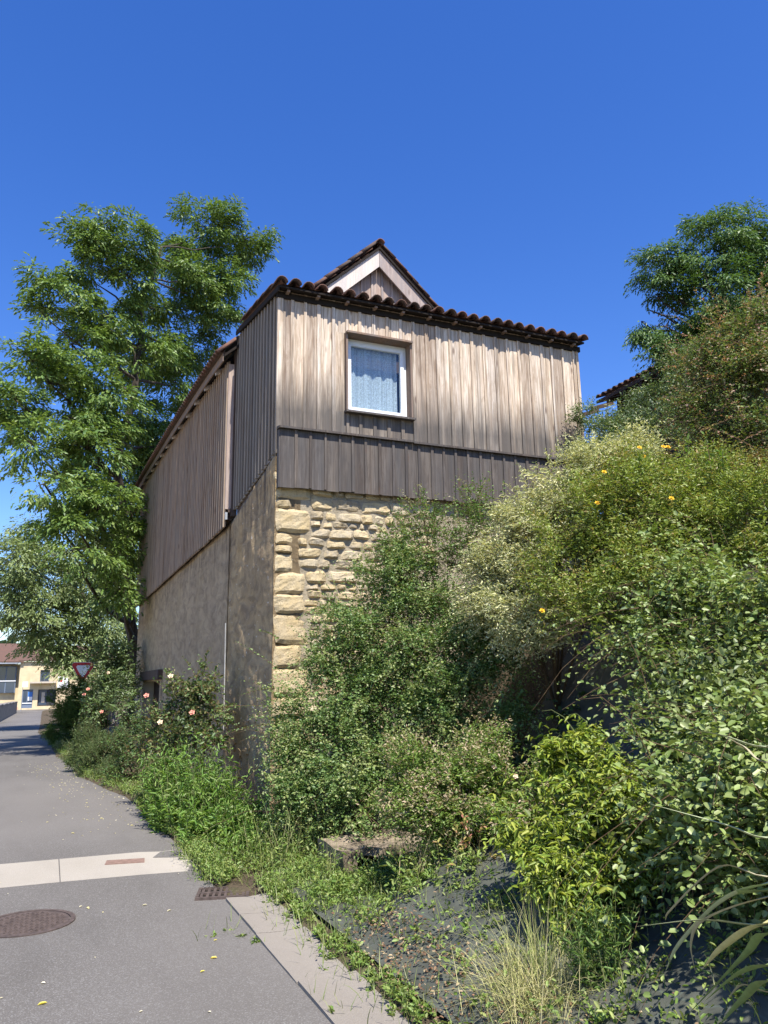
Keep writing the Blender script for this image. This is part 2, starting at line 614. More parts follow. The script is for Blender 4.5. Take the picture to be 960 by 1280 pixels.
# ------------------------------------------------------------------ foliage engine
TEMPL = {   # (along, across, up) points and faces
    'diamond': ([(0, 0, 0), (.42, .5, .10), (1, 0, -.06), (.42, -.5, .10)], [(0, 3, 2), (0, 2, 1)]),
    'oval': ([(0, 0, 0), (.28, .42, .12), (.72, .40, .10), (1, 0, -.1), (.72, -.40, .10), (.28, -.42, .12)],
             [(0, 3, 2, 1), (0, 5, 4, 3)]),
    'lance': ([(0, 0, 0), (.3, .5, .08), (.65, .36, .0), (1, 0, -.22), (.65, -.36, .0), (.3, -.5, .08)],
              [(0, 3, 2, 1), (0, 5, 4, 3)]),
    'frond': ([(0, 0, 0), (.3, .5, .06), (.45, .14, .02), (.7, .44, -.04), (1, 0, -.2), (.62, -.46, -.02), (.5, -.12, .02), (.22, -.5, .06)],
              [(0, 2, 1), (2, 4, 3), (4, 6, 5), (0, 7, 6), (0, 6, 2), (2, 6, 4)]),
}


def unit(a):
    return a / np.maximum(np.linalg.norm(a, axis=-1, keepdims=True), 1e-9)


def leaf_arrays(P, A, N, L, Wd, tmpl):
    """leaves at P along A with normal N, length L, width Wd -> verts (n*k,3), list of face index arrays"""
    tv, tf = TEMPL[tmpl]
    A = unit(A)
    S = unit(np.cross(N, A))
    N = np.cross(A, S)
    t = np.array(tv)
    V = (P[:, None, :] + A[:, None, :] * (t[None, :, 0:1] * L[:, None, None])
         + S[:, None, :] * (t[None, :, 1:2] * Wd[:, None, None])
         + N[:, None, :] * (t[None, :, 2:3] * L[:, None, None]))
    return V, tf


def foliage_mesh(name, chunks, origin):
    """chunks: list of (V (n,k,3), faces template, colours (n,3))"""
    vs, cs, loops, starts = [], [], [], []
    nv = nl = 0
    for V, tf, C in chunks:
        n, k = V.shape[:2]
        if n == 0:
            continue
        vs.append(V.reshape(-1, 3))
        cs.append(np.repeat(C, k, axis=0))
        base = nv + np.arange(n) * k
        for f in tf:
            idx = (base[:, None] + np.array(f)[None, :])
            loops.append(idx.reshape(-1))
            starts.append(nl + np.arange(n) * len(f))
            nl += n * len(f)
        nv += n * k
    V = np.concatenate(vs) - np.array(origin)
    C = np.concatenate(cs)
    LI = np.concatenate(loops).astype(np.int32)
    ST = np.concatenate(starts).astype(np.int32)
    me = bpy.data.meshes.new(name)
    me.vertices.add(len(V))
    me.vertices.foreach_set('co', V.astype(np.float32).ravel())
    me.loops.add(len(LI))
    me.loops.foreach_set('vertex_index', LI)
    me.polygons.add(len(ST))
    me.polygons.foreach_set('loop_start', ST)
    me.update(calc_edges=True)
    at = me.attributes.new('col', 'FLOAT_COLOR', 'POINT')
    at.data.foreach_set('color', np.concatenate([C, np.ones((len(C), 1))], 1).astype(np.float32).ravel())
    return me


def palette(n, cols, jit=0.12):
    """a random colour per leaf, between the plant's own leaf colours"""
    cols = np.array(cols, dtype=float)
    i = G.integers(0, len(cols), n)
    j = G.integers(0, len(cols), n)
    t = G.random((n, 1)) * 0.5
    c = cols[i] * (1 - t) + cols[j] * t
    return np.clip(c * 1.2 * (1 + G.normal(0, jit, (n, 1))), 0.003, 0.95)


def sphere_pts(n):
    return unit(G.normal(size=(n, 3)))


def shoots(P0, D, L, k, leaf, wid, tmpl, cols, droop=0.25, wig=0.12, up=0.7, tuft=0.15, hang=0.0):
    """M shoots of k leaves each: leaves alternate along a drooping stem"""
    m = len(P0)
    D = unit(D)
    t = (np.arange(k) + 0.5) / k
    t = np.clip(t[None, :] + G.normal(0, 0.3 / k, (m, k)), 0.02, 1)
    bend = G.normal(0, wig, (m, 1, 3))
    pos = P0[:, None, :] + D[:, None, :] * (L[:, None, None] * t[:, :, None]) + bend * (t[:, :, None] ** 2) * L[:, None, None]
    pos[:, :, 2] -= droop * L[:, None] * t ** 2
    tan = D[:, None, :] + 2 * bend * t[:, :, None]
    tan = tan + np.zeros((m, k, 3))
    tan[:, :, 2] -= 2 * droop * t
    tan = unit(tan)
    z = np.array([0, 0, 1.0])
    side = unit(np.cross(tan, z) + G.normal(0, 0.25, (m, k, 3)))
    alt = np.where(np.arange(k) % 2 == 0, 1.0, -1.0)[None, :, None]
    A = side * alt + tan * 0.7 + G.normal(0, 0.35, (m, k, 3))
    A[:, :, 2] -= hang
    Nn = z * up + G.normal(0, 0.45, (m, k, 3)) + unit(D)[:, None, :] * 0.25
    n = m * k
    sz = leaf * np.clip(G.normal(1, 0.25, n), 0.45, 1.6) * np.tile(1.0 - 0.35 * (np.arange(k) / k), m)
    V, tf = leaf_arrays(pos.reshape(-1, 3), A.reshape(-1, 3), Nn.reshape(-1, 3), sz, sz * wid, tmpl)
    return V, tf, palette(n, cols)


def shoot_stems(P0, D, L, droop, r, mb, every=1):
    for i in range(0, len(P0), every):
        d = unit(D[i:i + 1])[0]
        p = [P0[i] + d * L[i] * t - np.array([0, 0, droop * L[i] * t * t]) for t in (0, .35, .7, 1)]
        mb.tube(p, [r, r * .8, r * .6, r * .3], 3, False)


def lobe_surface(lobes, n, depth=0.35, flat=1.0):
    lob = np.array(lobes)
    w_ = lob[:, 3] ** 2
    i = G.choice(len(lob), n, p=w_ / w_.sum())
    u = sphere_pts(n)
    rr = 1 - depth * G.random((n, 1)) ** 1.5
    off = u * lob[i, 3:4] * rr
    off[:, 2] *= flat
    return lob[i, :3] + off, u, lob[i, 3]


def bush(name, label, cat, base, lobes, cols, leaf, wid, tmpl, cover=2.0, L=(0.18, 0.34), k=9, droop=0.3, upb=0.35,
         mat='leaf', group=None, extra=(), extra_k=16, hang=0.0, wig=0.12, fill=True, up=0.7, stems=True, extra_leaf=None,
         extra_cols=None, depth=0.35, stem_mat='stem', tips=None, parent=None, out=1.0, long=None, clump=3.0):
    base = Vector(base)
    t = parent or empty(name, base, label, cat, group)
    lob = np.array(lobes)
    area = (4 * np.pi * lob[:, 3] ** 2).sum()
    n = int(area * cover * (1.9 if clump else 1) / (0.55 * leaf * leaf * wid) / k)
    n = min(n, 19000)
    P, u, r = lobe_surface(lobes, n, depth)
    if clump:     # shoots gather into sprays with hollows between them
        cs_ = Vector((clump * .75, clump * .75, clump * 1.7))
        nz = np.array([mnoise.noise(Vector(q) * cs_) + .5 * mnoise.noise(Vector(q) * cs_ * 2.3 + Vector((7, 3, 1))) for q in P])
        keep = nz + G.normal(0, .08, n) > .06
        P, u, r, nz = P[keep], u[keep], r[keep], nz[keep]
        P = P + u * (r * .5 * nz)[:, None]
        n = len(P)
    D = u * out + np.array([0, 0, upb]) + G.normal(0, 0.45, (n, 3))
    Ls = G.uniform(L[0], L[1], n)
    P0 = P - unit(D) * Ls[:, None] * 0.65
    ch = [shoots(P0, D, Ls, k, leaf, wid, tmpl, cols, droop, wig, up, hang=hang)]
    if tips:      # differently coloured young shoots on the outside
        m = int(n * tips[1])
        ii = G.choice(n, m)
        ch.append(shoots(P0[ii] + unit(D[ii]) * Ls[ii, None] * 0.3, D[ii], Ls[ii], k, leaf, wid, tmpl, tips[0], droop, wig, up, hang=hang))
    if long:      # long whippy shoots that break the outline and cross into the neighbours
        m = long[0]
        Pl, ul, _ = lobe_surface(lobes, m, .5)
        Dl = ul * .9 + np.array([-.22, -.2, .62]) + G.normal(0, .35, (m, 3))
        Ll = G.uniform(long[1], long[2], m)
        ch.append(shoots(Pl, Dl, Ll, long[3], leaf * .95, wid, tmpl, (tips[0] + list(cols)) if tips else cols, .55, .12, up, hang=hang))
        mb = MB()
        shoot_stems(Pl, Dl, Ll, .55, .003, mb)
    if fill:      # inner leaves, colours darkened to paint the shade of the hollows
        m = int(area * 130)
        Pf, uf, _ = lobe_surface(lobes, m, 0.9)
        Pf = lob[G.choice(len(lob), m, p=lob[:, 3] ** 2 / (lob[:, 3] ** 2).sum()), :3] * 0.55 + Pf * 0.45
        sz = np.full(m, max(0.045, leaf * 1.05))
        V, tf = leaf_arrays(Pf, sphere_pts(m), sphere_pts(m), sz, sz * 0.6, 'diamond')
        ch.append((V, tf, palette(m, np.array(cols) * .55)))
    if not long:
        mb = MB()
    if len(extra):
        q0 = np.array([e[0] for e in extra], float)
        q1 = np.array([e[1] for e in extra], float)
        d = q1 - q0
        ll = np.linalg.norm(d, axis=1)
        d2 = unit(d) + np.array([0, 0, 0.22])
        ch.append(shoots(q0, d2, ll, extra_k, extra_leaf or leaf * 1.1, wid, tmpl, extra_cols or cols, 0.22, 0.04, up, hang=hang))
        shoot_stems(q0, d2, ll, 0.22, 0.004, mb)
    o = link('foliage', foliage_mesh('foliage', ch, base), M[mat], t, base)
    if stems:
        for l in lobes:
            c = Vector(l[:3])
            mid = base.lerp(c, 0.5) + Vector((R.uniform(-.1, .1), R.uniform(-.1, .1), 0.05))
            mb.tube([base, mid, c], [0.013, 0.009, 0.004], 5, False)
        shoot_stems(P0, D, Ls, droop, 0.003, mb, max(1, n // 400))
    if mb.v:
        mb.build('stem', M[stem_mat], t)
    return t


def flower(parent, at, r, mat, npet=5, cup=0.35):
    """an open flower of separate petals facing the light"""
    mb = MB()
    at = Vector(at)
    ax = Vector((-0.25, -0.75, 0.6)).normalized()
    a = ax.cross(Vector((0, 0, 1))).normalized()
    b = ax.cross(a)
    for lay, (rr, n) in enumerate(((1.0, npet), (0.62, npet))):
        for i in range(n):
            th = 2 * math.pi * (i + lay * .5) / n
            d = a * math.cos(th) + b * math.sin(th)
            s = ax.cross(d)
            p0 = at
            p1 = at + d * r * rr * .55 + s * r * .42 * rr + ax * r * (.2 + .25 * lay)
            p2 = at + d * r * rr + ax * r * (cup + .35 * lay)
            p3 = at + d * r * rr * .55 - s * r * .42 * rr + ax * r * (.2 + .25 * lay)
            mb.add([p0, p1, p2, p3], [(0, 1, 2), (0, 2, 3)])
    return mb.build('flower', mat, parent)


def blades(P, n, length, width, spread, cols, droop=0.5, seg=4):
    """n curved grass blades from each point of P -> chunk"""
    P = np.repeat(np.asarray(P, float), n, axis=0)
    m = len(P)
    P = P + np.concatenate([G.normal(0, spread * 0.15, (m, 2)), np.zeros((m, 1))], 1)
    ang = G.uniform(0, 2 * np.pi, m)
    out = np.stack([np.cos(ang), np.sin(ang), np.zeros(m)], 1)
    lean = G.random(m)[:, None] ** 0.7 * spread
    D = unit(out * lean + np.array([0, 0, 1.0]))
    L = length * np.clip(G.normal(1, .3, m), .35, 1.7)
    S = np.stack([-np.sin(ang), np.cos(ang), np.zeros(m)], 1) + G.normal(0, .3, (m, 3))
    S = unit(S)
    rows = []
    dr = droop * G.random(m)
    for i in range(seg):
        t = i / (seg - 1)
        c = P + D * (L * t)[:, None] + out * (dr * L * t * t * .8)[:, None]
        c[:, 2] -= dr * L * t ** 2.2 * .8
        wv_ = width * (1 - t) ** .7 * (0.7 if i == 0 else 1)
        rows += [c - S * wv_ * .5, c + S * wv_ * .5]
    V = np.stack(rows, 1)
    tf = [(2 * i, 2 * i + 1, 2 * i + 3, 2 * i + 2) for i in range(seg - 1)]
    return V, tf, palette(m, cols)

# ------------------------------------------------------------------ terrain
def base_z(y):
    return -0.01 * (min(max(y, -60), 110) + 9.66)


def road_right(y):
    pts = [(-60, -1.19), (-2.9, -1.2), (-0.8, -1.2), (3.45, -1.30), (7.8, -1.89), (19.8, -2.44), (34.7, -2.87), (70, -3.05), (130, -3.05)]
    for (a, xa), (b, xb) in zip(pts, pts[1:]):
        if a <= y <= b:
            return xa + (xb - xa) * (y - a) / (b - a)
    return -3.05


def bank_z(x, y):
    sh = min(1.0, max(0.0, (y + 4.7) / 1.6))
    sh = sh * sh * (3 - 2 * sh) * 1.15 * min(1.0, max(0.0, (2.6 - x) / 1.5))
    t = max(0.0, min(x + 0.72 - sh, 4.9))
    h = 0.40 * t + 0.42 * max(0.0, t - 2.0) + max(0.0, x - 4.2) * 0.04
    near = min(1.0, t / 0.5)
    h += near * (0.07 * mnoise.noise(Vector((x * 1.3, y * 1.3, 0.3))) + 0.035 * mnoise.noise(Vector((x * 4.1, y * 4.1, 1.7))))
    return h


def ground_z(x, y):
    b = base_z(y)
    e = road_right(y)
    if x < e or (x < -0.86 and y < -3.0):
        return b - 0.03
    if y > 0.15 and x < 5.0:
        return b + 0.06 * min(1, (x - e) / 0.3) if y < 17.5 else b + 0.06 * min(1, (x - e) / 0.3) + max(0, x - 0.5) * 0.1
    if y > 17.5:
        return b + 0.06 * min(1, (x - e) / 0.3) + max(0, min(x, 25) - 0.5) * 0.1
    k = 1.0
    if x < 0:
        k = min(1.0, max(0.0, (0.15 - y) / 1.6))
    h = bank_z(x, y) * k
    return b + h - 0.0 + (0.03 if x > e else 0)


def axis(dense0, dense1, step, far):
    a = list(np.arange(dense0, dense1 + 1e-6, step))
    s, v = step, dense1
    while v < far:
        s *= 1.35
        v += s
        a.append(v)
    s, v = step, dense0
    lo = []
    while v > -far:
        s *= 1.35
        v -= s
        lo.append(v)
    return lo[::-1] + a


gx, gy = axis(-1.35, 7.0, 0.13, 1500), axis(-10.0, 2.0, 0.13, 1500)
mb = MB()
for y in gy:
    for x in gx:
        mb.v.append((x, y, ground_z(x, y)))
nx = len(gx)
for j in range(len(gy) - 1):
    for i in range(nx - 1):
        mb.f.append((j * nx + i, j * nx + i + 1, (j + 1) * nx + i + 1, (j + 1) * nx + i))
tag(mb.build('ground', M['soil'], smooth=True, origin=(0, 0, 0)), kind='structure')

# weed fabric pegged over the bank
mb = MB()
fx, fy = np.arange(-0.74, 3.8, 0.07), np.arange(-9.2, -2.6, 0.07)
for y in fy:
    for x in fx:
        wr = 0.035 * mnoise.noise(Vector((x * 3.0, y * 3.0, 9))) + 0.026 * mnoise.noise(Vector((x * 9 + y * 4, y * 7, 4))) + 0.05 * abs(mnoise.noise(Vector((x * 2.2 - y * 1.2, y * 0.6, 14))))
        mb.v.append((x, y, ground_z(x, y) + 0.035 + wr * min(1, (x + 0.76) / 0.2)))
nx = len(fx)
for j in range(len(fy) - 1):
    for i in range(nx - 1):
        mb.f.append((j * nx + i, j * nx + i + 1, (j + 1) * nx + i + 1, (j + 1) * nx + i))
tag(mb.build('weed_fabric', M['fabric'], smooth=True), 'grey green woven weed fabric pegged over the bank beside the kerb', 'weed fabric')

# ------------------------------------------------------------------ road
ys = list(np.arange(-14, 84, 1.0)) + [84]
mb = MB()
for y in ys:
    e = road_right(y) + (0.03 * math.sin(y * 2.1) if y > 0 else .015)
    for k in range(6):
        x = -6.4 + (e + 6.4) * k / 5
        mb.v.append((x, y, base_z(y) + 0.0))
for j in range(len(ys) - 1):
    for i in range(5):
        mb.f.append((j * 6 + i, j * 6 + i + 1, (j + 1) * 6 + i + 1, (j + 1) * 6 + i))
tag(mb.build('road', M['asphalt'], smooth=True, origin=(0, 0, 0)), kind='structure')
mb = MB()
mb.add([(-60, 84, base_z(84)), (60, 84, base_z(84)), (60, 86.5, base_z(86.5)), (-60, 86.5, base_z(86.5))], [(0, 1, 2, 3)])
tag(mb.build('cross_road', M['asphalt']), kind='structure')
mb = MB().box(-60, 60, 86.5, 88.0, -1.3, base_z(87) + 0.12)
tag(mb.build('pavement', M['slab']), kind='structure')
mb = MB()
for k in range(41):
    y = 40 + k * 1.1
    mb.v += [(-6.6, y, base_z(y) + 0.1), (-5.3 - 0.012 * (y - 40), y, base_z(y) + 0.1), (-5.3 - 0.012 * (y - 40), y, base_z(y) - 0.1)]
for k in range(40):
    for i in range(2):
        mb.f.append((k * 3 + i, k * 3 + i + 1, k * 3 + 4 + i, k * 3 + 3 + i))
tag(mb.build('footway', M['slab']), kind='structure')
mb = MB()
ysf = list(np.arange(-30, 39.1, 3))
for y in ysf:
    mb.v += [(-28, y, base_z(y) + .02), (-6.42, y, base_z(y) + .005)]
for k in range(len(ysf) - 1):
    mb.f.append((2 * k, 2 * k + 1, 2 * k + 3, 2 * k + 2))
tag(mb.build('bounce_ground', M['bounce_sheet']), kind='structure')  # unseen pale ground, added left of the road to bounce warm light

# concrete gutter band across the road, cast in three lengths
band = tag(empty('concrete_band', (-3.0, -1.35, base_z(-1.3))), kind='structure')


def slab_sheet(name, poly, z, mat, parent, th=0.02):
    return MB().prism([(x, y, 0) for x, y in poly], (0, 0, z - th), (0, 0, z)).build(name, mat, parent)


zb = base_z(-1.35)
for x0, x1 in ((-6.3, -4.45), (-4.44, -2.385), (-2.375, -1.22)):
    ya, yb = -0.79 - (x0 + 2.9) * 0.045, -0.79 - (x1 + 2.9) * 0.045
    if x1 > -1.3:
        poly = [(x0, ya), (-1.62, -0.85), (-1.42, -0.93), (-1.2, -0.9), (-1.19, -1.55), (-1.3, -1.93), (-1.7, -1.87), (x0, ya - 1.0)]
    else:
        poly = [(x0, ya), (x1, yb), (x1, yb - 1.0), (x0, ya - 1.0)]
    slab_sheet('slab', poly[::-1], zb + 0.006, M['concrete'], band)
slab_sheet('iron_plate', [(-1.98, -1.31), (-1.62, -1.38), (-1.6, -1.2), (-1.95, -1.13)], zb + 0.012, M['rust_light'], band, 0.01)
slab_sheet('asphalt_patch', [(-1.52, -1.2), (-1.25, -1.32), (-1.22, -0.95), (-1.42, -0.97)], zb + 0.011, M['asphalt'], band, 0.01)

# kerb of flat concrete slabs
kerb = tag(empty('kerb', (-1.0, -6, base_z(-6))), kind='structure')
cuts = [-3.12, -3.62, -4.12, -5.08, -6.03, -7.0, -8.0, -9.0, -10.0, -11.0]
for a, b in zip(cuts, cuts[1:]):
    j = [R.uniform(-.012, .012) for _ in range(4)]
    z = base_z((a + b) / 2) + 0.02 + R.uniform(-.007, .007)
    xl = -1.19 + 0.0
    mb = MB()
    n = 6
    for i in range(n + 1):
        y = a - 0.011 + (b - a + 0.022) * i / n
        for k in range(5):
            x = xl + j[0] + (0.345) * k / 4
            dip = -0.012 * (1 - abs(k - 2) / 2)
            mb.v.append((x, y, z + dip + 0.004 * mnoise.noise(Vector((x * 6, y * 6, 2)))))
    for i in range(n):
        for k in range(4):
            p = i * 5 + k
            mb.f.append((p, p + 5, p + 6, p + 1))
    edge = [0, 1, 2, 3, 4] + [i * 5 + 4 for i in range(1, n + 1)] + [n * 5 + k for k in (3, 2, 1, 0)] + [i * 5 for i in range(n - 1, 0, -1)]
    m0 = len(mb.v)
    for i in edge:
        p = mb.v[i]
        mb.v.append((p[0], p[1], p[2] - 0.12))
    for q in range(len(edge)):
        q2 = (q + 1) % len(edge)
        mb.f.append((edge[q], edge[q2], m0 + q2, m0 + q))
    mb.build('slab', M['slab'], kerb)

# manhole cover
mz = base_z(-3.0)
mh = empty('manhole_cover', (-2.62, -3.07, mz), 'rusty round iron manhole cover in the asphalt of the road', 'manhole cover')
MB().disc((-2.62, -3.07), 0.29, mz - 0.02, mz + 0.008, 40).build('lid', M['rust'], mh)
mb = MB()
for k in range(40):
    a0, a1 = 2 * math.pi * k / 40, 2 * math.pi * (k + 1) / 40
    ring = []
    for r_, z_ in ((0.296, 0.0), (0.296, 0.011), (0.33, 0.011), (0.33, -0.01)):
        for a in (a0, a1):
            ring.append((-2.62 + r_ * math.cos(a), -3.07 + r_ * math.sin(a), mz + z_))
    mb.add(ring, [(0, 1, 3, 2), (2, 3, 5, 4), (4, 5, 7, 6)])
mb.build('rim', M['rust'], mh)
mb = MB()
for i in range(-8, 9):
    for j in range(-8, 9):
        x, y = i * 0.034, j * 0.034
        if x * x + y * y < 0.265 ** 2:
            s = 0.011 if (i + j) % 2 else 0.006
            t_ = 0.006 if (i + j) % 2 else 0.011
            mb.box(-2.62 + x - s, -2.62 + x + s, -3.07 + y - t_, -3.07 + y + t_, mz + 0.006, mz + 0.0135)
tag(mb.build('tread_studs', M['rust'], mh), kind='stuff')

# drain grate
gz = base_z(-2.95)
gr = empty('drain_grate', (-1.17, -2.92, gz), 'rusty slotted iron drain grate at the end of the kerb', 'drain grate')
rot = Matrix.Rotation(math.radians(-16), 3, 'Z')


def gpt(u, v, z):
    p = rot @ Vector((u, v, 0))
    return Vector((-1.17 + p.x, -2.92 + p.y, gz + z))


MB().add([gpt(-.2, -.15, .003), gpt(.2, -.15, .003), gpt(.2, .15, .003), gpt(-.2, .15, .003)], [(0, 1, 2, 3)]).build('pit', M['pit'], gr)  # flat near-black sheet painted as the shade below the bars
mb = MB()
for u0, u1, v0, v1 in ((-.21, .21, -.16, -.135), (-.21, .21, .135, .16), (-.21, -.185, -.135, .135), (.185, .21, -.135, .135), (-.185, .185, -.012, .012)):
    ring = [gpt(u0, v0, 0), gpt(u1, v0, 0), gpt(u1, v1, 0), gpt(u0, v1, 0)]
    mb.prism(ring, (0, 0, 0), (0, 0, .022))
mb.build('frame', M['rust'], gr)
for v0, v1 in ((-.135, -.012), (.012, .135)):
    for k in range(8):
        u = -.165 + k * .047
        MB().prism([gpt(u - .011, v0, 0), gpt(u + .011, v0, 0), gpt(u + .011, v1, 0), gpt(u - .011, v1, 0)], (0, 0, .002), (0, 0, .02)).build('bar', M['rust'], gr)

# ------------------------------------------------------------------ the house
house = empty('timber_house', (0, 0, 0), 'old stone house clad above in weathered timber boards under a tiled roof', 'house')
XR = 5.13                    # right end of the front
EAVE = [(2.62, 7.0), (3.83, 7.14), (5.94, 7.33), (9.2, 7.60), (14.5, 7.98), (18.75, 8.22)]


def eave_z(y):
    for (a, za), (b, zb_) in zip(EAVE, EAVE[1:]):
        if y <= b:
            return za + (zb_ - za) * (y - a) / (b - a)
    return EAVE[-1][1]


# --- front stone wall: quoins up the corner, rubble beyond
fw = MB().box(0.04, XR, 0.02, 0.5, -0.4, 4.5).build('stone_wall', M['mortar'], house)


def stone(x0, x1, z0, z1, mat, parent, proud=0.035):
    """one roughly squared stone, face towards -y"""
    n = 8 if (x1 - x0) > .3 else 6
    w_, h_ = x1 - x0, z1 - z0
    cx, cz = (x0 + x1) / 2, (z0 + z1) / 2
    rr = R.uniform(0.04, 0.2) * (1 if h_ < .2 else .5)
    tu, tv = R.uniform(-.02, .02), R.uniform(-.022, .012)
    seed = Vector((R.uniform(0, 99), R.uniform(0, 99), R.uniform(0, 99)))
    v, f = [], []
    sk = R.uniform(-.08, .08)
    for j in range(n):
        for i in range(n):
            u, t = i / (n - 1) * 2 - 1, j / (n - 1) * 2 - 1
            # pull corners in to a rounded outline
            k = 1 - rr * (abs(u) ** 3 * abs(t) ** 3) * 0.9
            px = cx + u * w_ / 2 * k + sk * h_ * t * 0.5
            pz = cz + t * h_ / 2 * k
            nz = mnoise.noise(seed + Vector((px * 7, 0, pz * 7)))
            nz2 = mnoise.noise(seed + Vector((px * 22, 3, pz * 22)))
            px += (.16 if h_ < .2 else .05) * min(w_, .3) * mnoise.noise(seed + Vector((pz * 6, 9, px * 3))) * abs(u)
            pz += (.2 if h_ < .2 else .07) * min(h_, .3) * mnoise.noise(seed + Vector((px * 6, 5, pz * 3))) * abs(t)
            e = max(abs(u), abs(t))
            y = -proud * (1 - 0.95 * e ** 14) - (tu * u + tv * t) * (1 - .5 * e ** 8) - 0.016 * nz * (1 - .5 * e ** 6) - 0.014 * nz2 * (1 - .4 * e ** 6)
            v.append((px, y + 0.02, pz))
    for j in range(n - 1):
        for i in range(n - 1):
            a = j * n + i
            f.append((a, a + 1, a + n + 1, a + n))
    ring = [i for i in range(n)] + [j * n + n - 1 for j in range(1, n)] + [(n - 1) * n + i for i in range(n - 2, -1, -1)] + [j * n for j in range(n - 2, 0, -1)]
    m0 = len(v)
    for i in ring:
        v.append((v[i][0], 0.1, v[i][2]))
    for q in range(len(ring)):
        q2 = (q + 1) % len(ring)
        f.append((ring[q2], ring[q], m0 + q, m0 + q2))
    return MB().add(v, f).build('stone', mat, parent)


zt = 4.42
quoins = [(.2, .55), (.22, .5), (.13, .2), (.33, .48), (.16, .27), (.12, .24), (.25, .26), (.28, .42), (.25, .4), (.4, .46), (.3, .35), (.35, .5), (.25, .4), (.4, .5), (.3, .4)]
qrows = []
for h_, w_ in quoins:
    qrows.append((zt - h_, zt, w_))
    stone(0.005, w_ + R.uniform(-.02, .02), zt - h_ + .004, zt - .004, M['stone'], fw, R.uniform(.02, .04))
    zt -= h_
zt = 4.42
while zt > 0.9:
    h_ = R.choice((.075, .09, .1, .12, .14, .18))
    mid = zt - h_ / 2
    x = max([w_ for a, b, w_ in qrows if a <= mid <= b] + [0.3]) + .012
    x = max(x, max([w_ for a, b, w_ in qrows if b > zt - h_ + .02 and a < zt - .02] + [0.2]) + .012)
    lim = 2.3 if zt > 3.3 else 1.5
    while x < lim:
        w_ = h_ * R.uniform(1.0, 2.6)
        dz = R.uniform(-.012, .012)
        stone(x + .006, x + w_ - .006, zt - h_ + .006 + dz, zt - .006 + dz, M['stone'] if R.random() < .35 else M['rubble'], fw, R.uniform(.02, .05))
        x += w_ + R.uniform(.0, .02)
    zt -= h_ + R.uniform(0, .012)

# --- side walls, uneven, as the masons left them


def rough_wall(name, x, y0, y1, z0, ztop, mat, amp, step=0.09, hole=None, grow=0.0):
    ny = max(2, int((y1 - y0) / step))
    nz_ = max(2, int((4.6 - z0) / step))
    if hole:
        nyl = sorted(set(list(np.linspace(y0, hole[0], max(2, int((hole[0] - y0) / step)))) + list(np.linspace(hole[0], hole[1], int((hole[1] - hole[0]) / step))) + list(np.linspace(hole[1], y1, max(2, int((y1 - hole[1]) / step))))))
    else:
        nyl = list(np.linspace(y0, y1, ny))
    mb = MB()
    ts = np.linspace(0, 1, nz_)
    for y in nyl:
        zt_ = ztop(y)
        for t in ts:
            z = z0 + (zt_ - z0) * t
            d = amp * (mnoise.noise(Vector((y * 1.1, z * 1.1, 3))) + 0.6 * mnoise.noise(Vector((y * 4.3, z * 5.3, 7))) + .35 * mnoise.noise(Vector((y * 13, z * 13, 1))))
            edge = min(1, (y - y0) / .12, (y1 - y) / .12)
            mb.v.append((x + d * max(edge, .25) - grow * (1 - t), y, z))
    for i in range(len(nyl) - 1):
        for j in range(nz_ - 1):
            ym, zm = (nyl[i] + nyl[i + 1]) / 2, z0 + (ztop((nyl[i] + nyl[i + 1]) / 2) - z0) * (ts[j] + ts[j + 1]) / 2
            if hole and hole[0] < ym < hole[1] and zm < hole[2]:
                continue
            a = i * nz_ + j
            mb.f.append((a, a + 1, a + nz_ + 1, a + nz_))
    # top ledge and the two ends, back into the wall
    m0 = len(mb.v)
    for i, y in enumerate(nyl):
        mb.v.append((x + .35, y, ztop(y) + .02))
    for i in range(len(nyl) - 1):
        mb.f.append((i * nz_ + nz_ - 1, m0 + i, m0 + i + 1, (i + 1) * nz_ + nz_ - 1))
    for i in (0, len(nyl) - 1):
        m1 = len(mb.v)
        for j in range(nz_):
            p = mb.v[i * nz_ + j]
            mb.v.append((x + .35, p[1], p[2]))
        for j in range(nz_ - 1):
            mb.f.append((i * nz_ + j, i * nz_ + j + 1, m1 + j + 1, m1 + j))
    return mb.build(name, mat, house, smooth=True)


sw = rough_wall('side_wall', 0.0, 0.02, 2.85, -0.5, lambda y: 4.62 - .15 * (y - .02), M['old_wall'], .035, .05, None, .02)
rough_wall('rendered_wall', -0.02, 2.81, 17.05, -0.7, lambda y: 4.2, M['plaster'], .022, .11, (10.7, 14.3, 1.72))
# stones showing at the foot of the side wall where the render has gone
for k in range(30):
    y, z = R.uniform(.12, 2.5), R.uniform(.0, 1.15)
    a, b = R.uniform(.12, .22), R.uniform(.06, .11)
    mb = MB()
    n = 7
    ring = [(0.015, y + a * math.cos(2 * math.pi * i / n) * R.uniform(.8, 1.1), z + b * math.sin(2 * math.pi * i / n) * R.uniform(.8, 1.1)) for i in range(n)]
    rin = [(-.022 - R.uniform(0, .01), y + (p[1] - y) * .7, z + (p[2] - z) * .7) for p in ring]
    mb.add(ring + rin + [(-.03, y, z)], [(i, (i + 1) % n, n + (i + 1) % n, n + i) for i in range(n)] + [(n + i, n + (i + 1) % n, 2 * n) for i in range(n)])
    mb.build('stone', M['old_wall'], sw, smooth=False)

